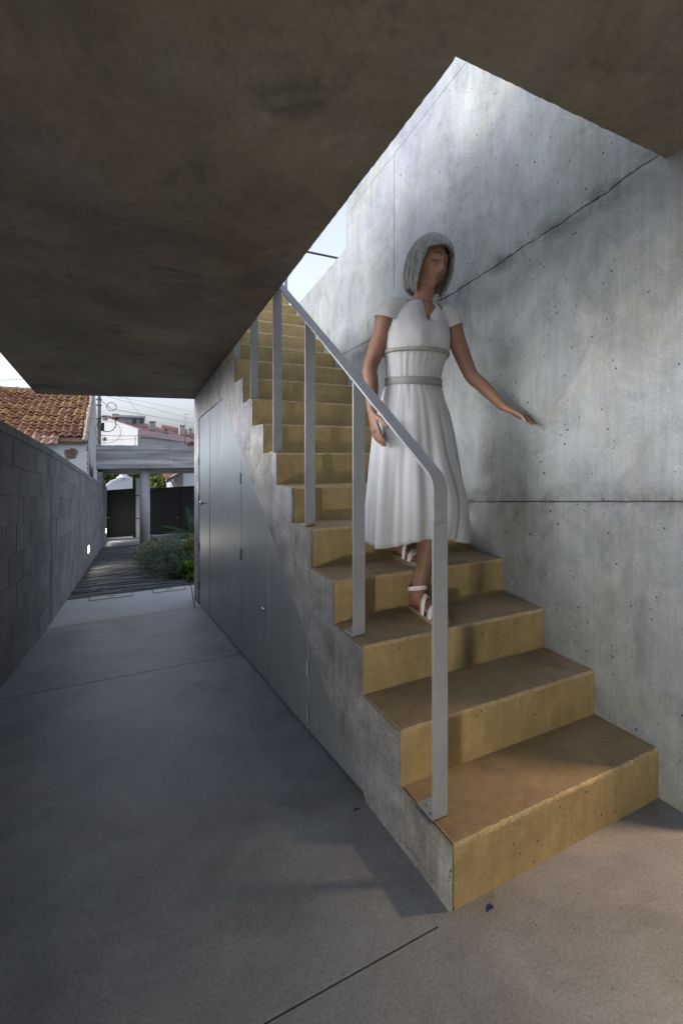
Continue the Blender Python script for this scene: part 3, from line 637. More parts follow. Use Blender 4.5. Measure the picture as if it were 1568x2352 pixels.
# hole in the plaster
hp = aty(163, 1042, hy); mb = MB()
ring = []
for k in range(18):
    r = 0.12 * (1 + 0.22 * math.sin(k * 0.7 + 1) + 0.10 * math.sin(k * 1.75)); ring.append((hp.x + r * math.cos(k / 18 * 6.283) * 1.0, hp.z + r * 1.3 * math.sin(k / 18 * 6.283)))
mb.prism(ring, 'y', hy - 0.004, hy + 0.02); mb.build('broken_plaster', M_ADOBE, hs_)
mb = MB()
for k in range(5): mb.tube([(hp.x - 0.13 + 0.02 * k, hy - 0.006, hp.z + 0.08 - 0.05 * k), (hp.x + 0.1, hy - 0.012, hp.z + 0.09 - 0.045 * k)], 0.012, 6)
mb.build('lath', M_BARK, hs_)
for k in range(7):
    z = hz_e - 0.1 - k * 0.17; r_ = random.uniform(0.015, 0.05)
    MB().prism([(XR - r_ + rag(0.03), z), (XR + 0.001, z - 0.02), (XR + 0.001, z + 0.15), (XR - r_ * 0.6, z + 0.12)], 'y', hy - 0.003, hy + 0.01).build('broken_edge', M_ADOBE, hs_)
# roof: one sheet carries the tiles, every tile an object
roof = MB().prism([(hy - 0.12, hz_e - 0.09), (ridge_y, hz_r - 0.09), (ridge_y, hz_r - 0.04), (hy - 0.12, hz_e - 0.04)], 'x', XLH, XR - 0.02).build('roof', mat('roof_underlay', (0.10, 0.06, 0.045), 0.95, bump=0), hs_)
MB().prism([(ridge_y, hz_r - 0.09), (21.5, hz_e - 0.06), (21.5, hz_e), (ridge_y, hz_r - 0.02)], 'x', XLH, XR - 0.02).build('back_roof', M_TILE, hs_)
def tilemesh(wd, ln, name, m):
    prof = [(0, 0.0), (0.12, 0.0), (0.2, 0.016), (0.30, 0.032), (0.42, 0.038), (0.55, 0.032), (0.65, 0.014), (0.72, 0.003), (1.0, 0.002)]
    vs = []; n = len(prof)
    for yy in (0, ln):
        for (px, pz) in prof: vs.append((px * wd, yy, pz + (0.028 if yy == 0 else 0.0)))
    for (px, pz) in prof: vs.append((px * wd, 0, pz + 0.010))
    fs = [(i, i + 1, n + i + 1, n + i) for i in range(n - 1)] + [(2 * n + i, 2 * n + i + 1, i + 1, i) for i in range(n - 1)]
    me = MB().add(vs, fs).mesh(name, fix=False); me.materials.append(m); return me
pitch = math.atan2(hz_r - hz_e, ridge_y - hy); sl = math.hypot(hz_r - hz_e, ridge_y - hy + 0.12)
NR, TW = 17, 0.18; TL = sl / NR
T1 = tilemesh(TW * 1.02, TL * 1.08, 'roof_tile', M_TILE)
for r in range(NR):
    y_ = hy - 0.12 + r * TL * math.cos(pitch); z_ = hz_e - 0.04 + r * TL * math.sin(pitch)
    ncol = 13 + int(r * 0.45)
    for c in range(ncol):
        x_ = XR - 0.10 - (c + 1) * TW + rag(0.012)
        if r == 0 and c < 3: continue
        o = bpy.data.objects.new('roof_tile', T1); link(o, roof); o.matrix_parent_inverse = parent_inv(roof)
        o.location = (x_, y_ + rag(0.02), z_ + rag(0.008)); o.rotation_euler = (pitch + rag(0.03), rag(0.03), rag(0.03))
T2 = tilemesh(0.19, 0.36, 'eave_tile', M_TILEPALE)
for c in range(11):
    o = bpy.data.objects.new('eave_tile', T2); link(o, roof); o.matrix_parent_inverse = parent_inv(roof)
    o.location = (XR - 0.80 - c * 0.178, hy - 0.26, hz_e - 0.13 + rag(0.006)); o.rotation_euler = (pitch + 0.25, rag(0.03), rag(0.03))
for k in range(12):     # lumpy mortar verge
    yy = hy - 0.1 + k * (ridge_y - hy + 0.1) / 12; z_ = hz_e + (yy - hy) * math.tan(pitch)
    MB().tube([(XR - 0.07 + rag(0.02), yy, z_ + 0.0), (XR - 0.06 + rag(0.02), yy + 0.2, z_ + 0.13), (XR - 0.07 + rag(0.02), yy + 0.39, z_ + 0.17)], [0.05, 0.075, 0.05], 8).build('verge_stone', M_MORTARTILE, roof)
for k in range(14):
    x_ = XR - k * 0.42
    MB().tube([(x_, ridge_y, hz_r), (x_ - 0.40, ridge_y, hz_r - 0.015), (x_ - 0.45, ridge_y, hz_r + 0.012)], [0.07, 0.078, 0.095], 8).build('ridge_tile', M_TILEPALE, roof)

# ------------------------------------------------------------------ utility pole, coils and wires
py_ = 15.4
a, b = aty(224, 960, py_), aty(232, 960, py_)
up_ = empty('utility_pole', ((a.x + b.x) / 2, py_, gz(py_))); tag(up_, 'square concrete utility pole rising behind the canopy beam', 'utility pole')
MB().box(a.x, b.x, py_, py_ + 0.14, -2, 5.5).build('pole_shaft', M_POLE, up_)
for v in (917, 930, 962): zz = aty(226, v, py_).z; MB().box(a.x - 0.04, b.x + 0.02, py_ - 0.02, py_ + 0.1, zz - 0.015, zz + 0.015).build('bracket', M_DARKMETAL, up_)
jb = aty(235, 980, py_); MB().box(jb.x - 0.03, jb.x + 0.05, py_ - 0.02, py_ + 0.08, jb.z - 0.12, jb.z + 0.12).build('junction_box', M_CABLE, up_)
def coil(u, v, r, n, lab):
    c = aty(u, v, py_ - 0.1); pts = []
    for i in range(n * 24 + 1):
        t_ = i / 24 * 2 * math.pi; rr = r * (1 + 0.05 * math.sin(i * 0.9)); pts.append((c.x + rr * math.cos(t_), c.y + 0.012 * i / 24, c.z + rr * math.sin(t_)))
    o = MB().tube(pts, 0.0055, 6).build('cable_coil', M_CABLE); tag(o, lab, 'cable coil', 'cable coils on the utility pole')
coil(256, 934, 0.125, 2, 'small loop of black cable hanging highest off the utility pole')
coil(246, 973, 0.235, 3, 'middle-sized thick coil of black cable beside the pole')
coil(247, 992, 0.34, 1, 'largest thin loop of black cable below the thick coil')
def wire(pts, lab, r=0.010):
    P_ = [aty(u, v, y) for (u, v, y) in pts]; out = []
    for i in range(len(P_) - 1):
        for k in range(8):
            t_ = k / 8; q = P_[i].lerp(P_[i + 1], t_); q.z -= 0.06 * 4 * t_ * (1 - t_) * 0.3; out.append(q)
    out.append(P_[-1]); o = MB().tube(out, r * 0.6, 5).build('overhead_wire', M_CABLE); tag(o, lab, 'wire', 'overhead wires')
wire([(232, 918, 15.4), (256, 939, 16), (450, 972, 34)], 'thick overhead wire running from the pole past the small loop', 0.014)
wire([(232, 905, 15.4), (340, 935, 24), (460, 966, 36)], 'middle overhead wire sloping down to the right behind the slab', 0.010)
wire([(225, 900, 15.4), (330, 922, 24), (460, 949, 36)], 'highest overhead wire in the gap under the slab', 0.009)
wire([(232, 1000, 15.4), (330, 1000, 22), (452, 991, 34)], 'low dark wire crossing in front of the pink facade', 0.014)
wire([(232, 1010, 15.4), (300, 1008, 20), (370, 1002, 24), (452, 1003, 30)], 'lowest dark wire just above the canopy beam', 0.010)
wire([(285, 905, 30), (330, 962, 28), (420, 1030, 24)], 'thin wire falling steeply across the far roof', 0.012)
wire([(-40, 873, 18), (60, 870, 20), (200, 868, 24)], 'single wire in the sky above the tiled roof', 0.012)

# ------------------------------------------------------------------ white entrance wall, eave and trees beyond the gates
fy = 22.0
t = empty('white_gateway', (aty(270, 1120, fy).x, fy, -1.75)); tag(t, 'white wall with swept curved top and urn beyond the narrow gate', 'wall')
top = [(238, 1122), (243, 1115), (252, 1106), (264, 1101), (278, 1098.5), (290, 1097), (304.5, 1097)]
poly = [aty(u, v, fy) for u, v in top]; poly = [(p.x, p.z) for p in poly] + [(aty(304.5, 1097, fy).x, -1.75), (aty(238, 1122, fy).x, -1.75)]
MB().prism(poly, 'y', fy, fy + 0.3).build('curved_wall', M_BLUEWHITE, t)
mb = MB(); mb.tube([aty(u, v, fy - 0.01) for u, v in [(247, 1114), (256, 1107.5), (266, 1104), (280, 1102), (288, 1102), (293, 1105)]], 0.018, 6); mb.build('moulding', M_BLUEWHITE, t)
uc = aty(283, 1097, fy + 0.15)
mb = MB(); zs = [0, 0.05, 0.06, 0.14, 0.22, 0.24, 0.32, 0.36]; rs_ = [0.26, 0.26, 0.19, 0.14, 0.19, 0.23, 0.26, 0.2]
mb.tube([(uc.x, uc.y, uc.z - 0.01 + z) for z in zs], rs_, 20); mb.build('urn', M_BLUEWHITE, t)
t = empty('street_house', (aty(440, 1100, 21).x, 21, -1.75)); tag(t, 'white house corner with gutter under tiled eave above the wide gate', 'house')
p0, p1 = aty(398, 1160, 21), aty(421, 1160, 21)
MB().box(p0.x, p1.x, 21, 24, -1.75, aty(410, 1085, 21).z).build('wall', M_FARWHITE, t)
MB().box(p1.x + 0.002, p1.x + 5, 21.4, 24, -1.75, aty(435, 1086, 21).z).build('pale_wall', M_BLUEWHITE, t)
e0, e1 = aty(382, 1106, 20.4), aty(423, 1078, 20.4)
MB().hexa([(e0.x, 20.2, e0.z + 0.02), (e1.x + 0.3, 20.2, e1.z + 0.02), (e1.x + 0.3, 24, e1.z + 0.5), (e0.x, 24, e0.z + 0.5), (e0.x, 20.2, e0.z + 0.1), (e1.x + 0.3, 20.2, e1.z + 0.1), (e1.x + 0.3, 24, e1.z + 0.6), (e0.x, 24, e0.z + 0.6)]).build('eave', M_TILE, t)
MB().tube([e0, aty(398, 1095, 20.3), e1], 0.075, 10).build('gutter', M_GALV, t)
MB().tube([aty(392, 1100, 20.3), aty(398, 1112, 20.5), aty(406, 1124, 20.9), aty(407, 1200, 20.95)], 0.045, 8).build('downpipe', M_GALV, t)
def leafcloud(mb, c, r, n, size, seed, hollow=0.45, flat=1.0, squash=1.0, up=0.0):
    R_ = random.Random(seed)
    cl = [(Vector((R_.gauss(0, 1), R_.gauss(0, 1), R_.gauss(0, 1) * squash)).normalized() * R_.uniform(0.45, 1.0)) for _ in range(max(6, n // 55))]
    for i in range(n):
        k = R_.choice(cl); p = Vector((c[0] + k.x * r[0], c[1] + k.y * r[1], c[2] + k.z * r[2])) + Vector((R_.gauss(0, 0.16) * r[0], R_.gauss(0, 0.16) * r[1], R_.gauss(0, 0.14) * r[2]))
        s = size * R_.uniform(0.6, 1.3); d = Vector((R_.gauss(0, 1), R_.gauss(0, 1), R_.gauss(0, 0.8) + up)).normalized(); q = d.orthogonal().normalized(); q.rotate(Matrix.Rotation(R_.uniform(0, 6.28), 3, d))
        a_ = q * s * 0.34 * flat; n_ = d.cross(q) * s * 0.12
        mb.add([p, p + d * s * 0.5 + a_ + n_, p + d * s, p + d * s * 0.5 - a_ + n_], [(0, 1, 2), (0, 2, 3)])
    return mb
def tree(u, v, y, rx, rz, n, lab, m, seed):
    c = aty(u, v, y); t = empty('tree', (c.x, y, -1.75)); tag(t, lab, 'tree', 'trees beyond the gates')
    R_ = random.Random(seed)
    mb = MB(); mb.tube([(c.x, y, -1.75), (c.x + 0.05, y, c.z - rz), (c.x, y, c.z)], [0.16, 0.12, 0.05], 8)
    for k in range(6):
        e_ = Vector((c.x + R_.uniform(-1, 1) * rx * 0.7, y + R_.uniform(-1, 1) * rx * 0.6, c.z + R_.uniform(-0.4, 0.7) * rz)); mb.tube([(c.x, y, c.z - rz * 0.7), e_], [0.06, 0.015], 5)
    mb.build('trunk', M_BARK, t)
    me = leafcloud(MB(), c, (rx, rx * 0.9, rz), n, 0.22, seed).mesh('crown', fix=False); stuff('crown', me, m, t)
tree(255, 1096, 27, 1.5, 1.0, 6000, 'olive green tree left of the urn above the curved white wall', M_TREE2, 11)
tree(300, 1100, 30, 1.9, 1.3, 6000, 'dark green tree right of the urn behind the gate pier', M_TREE, 12)
tree(362, 1103, 27, 1.3, 1.2, 6000, 'mid green tree between the round column and the gutter', M_TREE, 13)
tree(384, 1117, 24.5, 0.8, 0.55, 3500, 'low yellowish tree under the gutter above the wide gate', M_TREE2, 14)

# ------------------------------------------------------------------ far houses
def farpt(u, v, y): return aty(u, v, y)
def wallquad(mb, pts, depth=0.25):
    """a vertical wall between pixel columns: pts = [(u, vtop, y), (u, vtop, y)]; goes down to the ground"""
    (u0_, v0_, y0_), (u1_, v1_, y1_) = pts; a_, b_ = farpt(u0_, v0_, y0_), farpt(u1_, v1_, y1_)
    nrm = Vector((-(b_.y - a_.y), b_.x - a_.x, 0)).normalized() * depth
    mb.hexa([(a_.x, a_.y, -1.75), (b_.x, b_.y, -1.75), (b_.x + nrm.x, b_.y + nrm.y, -1.75), (a_.x + nrm.x, a_.y + nrm.y, -1.75), tuple(a_), tuple(b_), (b_.x + nrm.x, b_.y + nrm.y, b_.z), (a_.x + nrm.x, a_.y + nrm.y, a_.z)])
    return mb
def panel(mb, u0_, u1_, v0_, v1_, ya, yb, th=0.1, pr=0.0):
    """a rectangle on the plane between two depths, th thick, pr proud"""
    p = [farpt(u0_, v1_, ya), farpt(u1_, v1_, yb), farpt(u1_, v0_, yb), farpt(u0_, v0_, ya)]
    d = Vector((-(p[1].y - p[0].y), p[1].x - p[0].x, 0)).normalized()
    mb.hexa([tuple(p[0] - d * pr), tuple(p[1] - d * pr), tuple(p[1] + d * th), tuple(p[0] + d * th), tuple(p[3] - d * pr), tuple(p[2] - d * pr), tuple(p[2] + d * th), tuple(p[3] + d * th)])
    return mb
def D3(x, y): return ((350 + x / 3.409) / 1.7417, (1560 + y / 3.409) / 1.7417)
fb = empty('pink_apartment_house', (aty(330, 1040, 46).x, 46, -1.75)); tag(fb, 'far white and pink apartment house with red roof and dormer', 'house')
YC, YL, YR = 44.0, 52.0, 62.0
u0_, v0_ = D3(150, 345); u1_, v1_ = D3(685, 530)
wallquad(MB(), [(u0_, v0_, YL), (u1_, v1_, YC)]).build('side_wall', M_FARWHITE, fb)
u2_, v2_ = D3(1360, 645); fy_ = lambda u: YC + (YR - YC) * (u - u1_) / (u2_ - u1_)
_, vb_ = D3(0, 622)
wallquad(MB(), [(u1_, D3(0, 625)[1], YC + 0.3), (u2_, D3(0, 700)[1], YR + 0.3)]).build('front_wall', M_FARWHITE, fb)
p = [farpt(u1_, D3(0, 620)[1], YC - 0.4), farpt(u2_, D3(0, 712)[1], YR - 0.4), farpt(u2_, D3(0, 640)[1], YR - 0.4), farpt(u1_, D3(0, 535)[1], YC - 0.4)]
bk = [Vector((q.x + 0.5, q.y + 1.2, q.z)) for q in p]
MB().hexa([tuple(p[0]), tuple(p[1]), tuple(bk[1]), tuple(bk[0]), tuple(p[3]), tuple(p[2]), tuple(bk[2]), tuple(bk[3])]).build('parapet', M_PINK, fb)
# roof: rises from the side wall's top and the parapet back to a ridge
r0, r1, r2, r3 = farpt(*D3(205, 355), YL), farpt(*D3(690, 542), YC + 0.5), farpt(*D3(1362, 644), YR + 0.5), farpt(*D3(800, 455), 66)
rm = farpt(*D3(330, 360), 58)
mb = MB(); dn = Vector((0, 0, -0.12))
mb.add([r0, r1, r2, r3, rm] + [q + dn for q in (r0, r1, r2, r3, rm)], [(0, 1, 2, 3, 4), (9, 8, 7, 6, 5), (0, 5, 6, 1), (1, 6, 7, 2), (2, 7, 8, 3), (3, 8, 9, 4), (4, 9, 5, 0)])
rf = mb.build('roof', M_FARROOF, fb)
def dbox(name, m, par, x0, x1, y0, y1, dep, th=2.5):
    a_, b_ = D3(x0, y1), D3(x1, y0); A_, B_ = farpt(*a_, dep), farpt(*b_, dep)
    return MB().box(A_.x, B_.x, dep, dep + th, A_.z, B_.z).build(name, m, par)
def chimney(x0, x1, y0, y1, dep, par):
    c = dbox('chimney', M_FARWHITE, par, x0, x1, y0 + 22, y1, dep, 0.9)
    for k in range(4):
        xx = x0 + (x1 - x0) * (0.05 + 0.26 * k); dbox('cap_post', M_FARWHITE, c, xx, xx + (x1 - x0) * 0.1, y0 + 8, y0 + 22, dep + 0.05, 0.8)
    dbox('cap', M_FARWHITE, c, x0 - 5, x1 + 5, y0, y0 + 8, dep - 0.06, 1.0)
dm = dbox('dormer', M_FARWHITE, rf, 415, 780, 365, 490, 53, 4)
dbox('dormer_roof', M_GREYROOF, dm, 370, 792, 352, 366, 52.7, 4.6)
for x0 in (612, 710):
    wn = dbox('window', M_FARWHITE, dm, x0 - 6, x0 + 62, 380, 462, 52.95, 0.2)
    dbox('pane', M_GLASS, wn, x0, x0 + 27, 386, 456, 52.92, 0.1); dbox('pane', M_GLASS, wn, x0 + 31, x0 + 56, 386, 456, 52.92, 0.1)
chimney(846, 930, 425, 540, 50, rf); chimney(340, 425, 325, 380, 60, rf); chimney(470, 518, 383, 448, 51, rf); chimney(1052, 1098, 535, 584, 54, rf)
chimney(205, 248, 345, 400, 50, rf)
wn = panel(MB(), *[D3(212, 0)[0], D3(264, 0)[0], D3(0, 638)[1], D3(0, 694)[1]], 50.9, 50.2, 0.1, 0.05).build('window', M_FARWHITE, fb)
for (a_, b_) in ((217, 236), (241, 259)): panel(MB(), D3(a_, 0)[0], D3(b_, 0)[0], D3(0, 645)[1], D3(0, 688)[1], 50.85, 50.25, 0.1, 0.09).build('pane', M_GLASS, wn)
# glazed balcony: dark frame and panes
def fr(u): return fy_(u) - 0.05
def bal(x0, x1, y0, y1, m, name, par, pr): return panel(MB(), D3(x0, 0)[0], D3(x1, 0)[0], D3(0, y0)[1], D3(0, y1)[1], fr(D3(x0, 0)[0]), fr(D3(x1, 0)[0]), 0.05, pr).build(name, m, par)
gl = bal(808, 1180, 640, 760, M_DARKMETAL, 'window', fb, 0.02)
for (x0, x1) in ((815, 855), (868, 880), (888, 902), (912, 928)):
    for (y0, y1) in ((645, 692), (697, 740)): bal(x0, x1, y0, y1, M_GREYROOF if x0 > 860 else M_GLASS, 'pane', gl, 0.08)
for k in range(6):
    x0 = 937 + k * 41
    for (y0, y1) in ((650 + k * 5, 690 + k * 4), (696 + k * 3, 745)): bal(x0, x0 + 35, y0, y1, mat('pale_glass', (0.42, 0.45, 0.5), 0.15, var=0.2, bump=0, spec=0.6), 'pane', gl, 0.08)
sh = bal(722, 798, 684, 760, M_GREYROOF, 'window', fb, 0.03); bal(728, 792, 692, 760, M_FARWHITE, 'shutter', sh, 0.07)
fb2 = empty('red_roofed_house', (aty(440, 1040, 75).x, 75, -1.75)); tag(fb2, 'far red roofed house with grey upper roof at the right of the gap', 'house')
wallquad(MB(), [(D3(1290, 0)[0], D3(0, 700)[1], 74), (D3(1560, 0)[0], D3(0, 700)[1], 74)], 4).build('wall', M_FARROOF, fb2)
a_, b_, c_, d_ = farpt(*D3(1010, 500), 72), farpt(*D3(1540, 700), 72), farpt(*D3(1540, 570), 80), farpt(*D3(1010, 470), 80)
rf2 = MB().add([a_, b_, c_, d_] + [q + dn for q in (a_, b_, c_, d_)], [(0, 1, 2, 3), (7, 6, 5, 4), (0, 4, 5, 1), (1, 5, 6, 2), (2, 6, 7, 3), (3, 7, 4, 0)]).build('roof', M_FARROOF, fb2)
p = [farpt(*D3(1010, 500), 82), farpt(*D3(1260, 580), 82), farpt(*D3(1260, 545), 82), farpt(*D3(1042, 475), 82)]
MB().add([*p] + [q + Vector((0, 5, 0)) for q in p], [(0, 1, 2, 3), (7, 6, 5, 4), (0, 4, 5, 1), (1, 5, 6, 2), (2, 6, 7, 3), (3, 7, 4, 0)]).build('upper_storey', M_GREYROOF, rf2)
chimney(1255, 1328, 478, 600, 70, rf2); chimney(1376, 1428, 522, 600, 72, rf2); chimney(1440, 1500, 538, 610, 76, rf2)
at_ = farpt(*D3(1330, 325), 60); ab_ = farpt(*D3(1330, 480), 60)
o = MB().tube([ab_ - Vector((0, 0, 4)), at_], 0.03, 5).tube([at_, farpt(*D3(1372, 328), 60)], 0.03, 5).tube([farpt(*D3(1300, 395), 60), farpt(*D3(1370, 395), 60)], 0.02, 5).build('antenna', M_DARKMETAL); tag(o, 'thin television antenna standing over the far red roofs', 'antenna')

# ------------------------------------------------------------------ planting
def rosemary():
    t = empty('rosemary_shrub', (0.9, 8.1, gz(8.1) - 0.05)); tag(t, 'grey-green rosemary-like shrub spilling over the slate path', 'shrub')
    R_ = random.Random(3); mb = MB(); sm = MB(); fl_ = MB()
    for i in range(800):
        bx = R_.gauss(0.90, 0.22); by = R_.gauss(8.2, 0.65); out = Vector((bx - 0.9, (by - 8.1) * 0.6, 0)); L_ = R_.uniform(0.22, 0.55)
        if bx < 0.55: bx = 0.55 + R_.random() * 0.2
        p = Vector((bx, by, gz(by) - 0.06)); d = Vector((out.x * 1.3 + R_.gauss(0, 0.35), out.y + R_.gauss(0, 0.35), 0.95)).normalized(); pts = [p]
        for k in range(6): d = (d + Vector((R_.gauss(0, 0.10) + (-0.05 if bx < 0.85 else 0), R_.gauss(0, 0.1), 0.02))).normalized(); pts.append(pts[-1] + d * L_ / 6)
        sm.tube(pts, 0.003, 3, cap=False)
        for k in range(1, 7):
            for q in range(5):
                c = pts[k - 1].lerp(pts[k], R_.random()); s = R_.uniform(0.024, 0.046); v_ = (d * 0.7 + Vector((R_.gauss(0, 1), R_.gauss(0, 1), R_.gauss(0, 0.7))) * 0.6).normalized(); w_ = v_.orthogonal().normalized() * s * 0.16
                mb.add([c - w_, c + w_, c + v_ * s + w_ * 0.5, c + v_ * s - w_ * 0.5], [(0, 1, 2, 3)])
        if R_.random() < 0.2:
            c = pts[-1]; fl_.add([c + Vector((0.008, 0, 0)), c + Vector((0, 0.008, 0.004)), c + Vector((-0.008, 0, 0)), c + Vector((0, -0.008, 0.008))], [(0, 1, 2, 3)])
    stuff('foliage', mb.mesh('f', fix=False), M_ROSE, t); stuff('stems', sm.mesh('s', fix=False), M_DARKLEAF, t); stuff('flowers', fl_.mesh('fl', fix=False), M_FLOWER, t)
rosemary()
def bush(name, lab, c, r, n, size, m, seed, flat=1.0, up=0.5):
    t = empty(name, (c[0], c[1], gz(c[1]) - 0.06)); tag(t, lab, 'shrub')
    z = gz(c[1]) - 0.06; mb = MB(); R_ = random.Random(seed)
    for k in range(14): mb.tube([(c[0] + R_.gauss(0, 0.04), c[1] + R_.gauss(0, 0.04), z), (c[0] + R_.gauss(0, 0.5) * r[0], c[1] + R_.gauss(0, 0.5) * r[1], z + r[2] * R_.uniform(0.8, 1.7))], [0.006, 0.003], 4)
    mb.build('stems', M_DARKLEAF, t)['kind'] = 'stuff'
    stuff('foliage', leafcloud(MB(), (c[0], c[1], z + r[2] * 0.95), r, n, size, seed, flat=flat, up=up).mesh('f', fix=False), m, t)
bush('golden_shrub', 'yellow-green rounded shrub beside the end of the stair', (1.14, 7.75), (0.20, 0.22, 0.28), 3600, 0.035, M_OLIVE, 21)
bush('leafy_plant', 'low bright green leafy plant at the foot of the stair end', (0.97, 6.80), (0.17, 0.18, 0.14), 900, 0.075, M_BRIGHT, 22, flat=1.5, up=0.3)
bush('feathery_plant', 'small feathery dark green plant at the corner of the slate path', (0.80, 6.95), (0.10, 0.13, 0.09), 1500, 0.03, M_ROSE, 23, flat=0.4)
bush('dark_leaved_plant', 'dark pointed-leaved plant growing out of the dry grass tuft', (0.76, 10.35), (0.10, 0.10, 0.22), 260, 0.12, M_DARKLEAF, 24, flat=0.8)
t = empty('dry_grass_tuft', (0.80, 10.1, gz(10.1))); tag(t, 'tuft of dry straw grass behind the grey-green shrub', 'grass'); mb = MB(); R_ = random.Random(5)
for i in range(160):
    p = Vector((R_.gauss(0.80, 0.05), R_.gauss(10.1, 0.12), gz(10.1) - 0.05)); h = R_.uniform(0.2, 0.42); lean = Vector((R_.gauss(0, 0.1), R_.gauss(0, 0.1), 0)); w_ = Vector((0.004, 0, 0))
    q = p + Vector((0, 0, h)) + lean; e_ = q + lean * 1.5 + Vector((0, 0, -0.06)); mb.add([p - w_, p + w_, q + w_, q - w_, e_], [(0, 1, 2, 3), (3, 2, 4)])
stuff('blades', mb.mesh('b', fix=False), M_STRAW, t)
# cycad: arching fronds, each with two rows of narrow leaflets
t = empty('cycad_palm', (1.45, 9.6, gz(9.6))); tag(t, 'cycad palm with stiff arching fronds in front of the wide gate', 'palm')
MB().tube([(1.45, 9.6, gz(9.6) - 0.1), (1.45, 9.6, gz(9.6) + 0.30)], [0.14, 0.11], 12).build('trunk', M_BARK, t)
R_ = random.Random(9); crown = Vector((1.45, 9.6, gz(9.6) + 0.30))
for k in range(26):
    a_ = k * 2.4 + R_.uniform(-0.2, 0.2); el = R_.uniform(0.35, 1.25); L_ = R_.uniform(0.62, 0.82); mb = MB(); pts = []; d = Vector((math.cos(a_) * math.cos(el), math.sin(a_) * math.cos(el), math.sin(el))); p = crown.copy()
    for i in range(17): pts.append(p.copy()); p = p + d * L_ / 16; d = (d + Vector((0, 0, -0.045))).normalized()
    mb.tube(pts, 0.006, 4, cap=False)
    for i in range(3, 16):
        tv = (pts[i + 1] - pts[i]).normalized(); sd_ = tv.cross(Vector((0, 0, 1))).normalized(); upv = sd_.cross(tv)
        for s_ in (-1, 1):
            for h_ in (0, 0.5):
                b_ = pts[i].lerp(pts[i + 1], h_); ll = 0.13 * math.sin((i + h_ + 1) / 18 * math.pi) + 0.02; dv = (sd_ * s_ + tv * 0.7 + upv * 0.35).normalized(); w_ = tv * 0.0055
                mb.add([b_ - w_, b_ + w_, b_ + dv * ll], [(0, 1, 2)])
    obj('frond', mb.mesh('frond', fix=False), M_CYCAD, t)

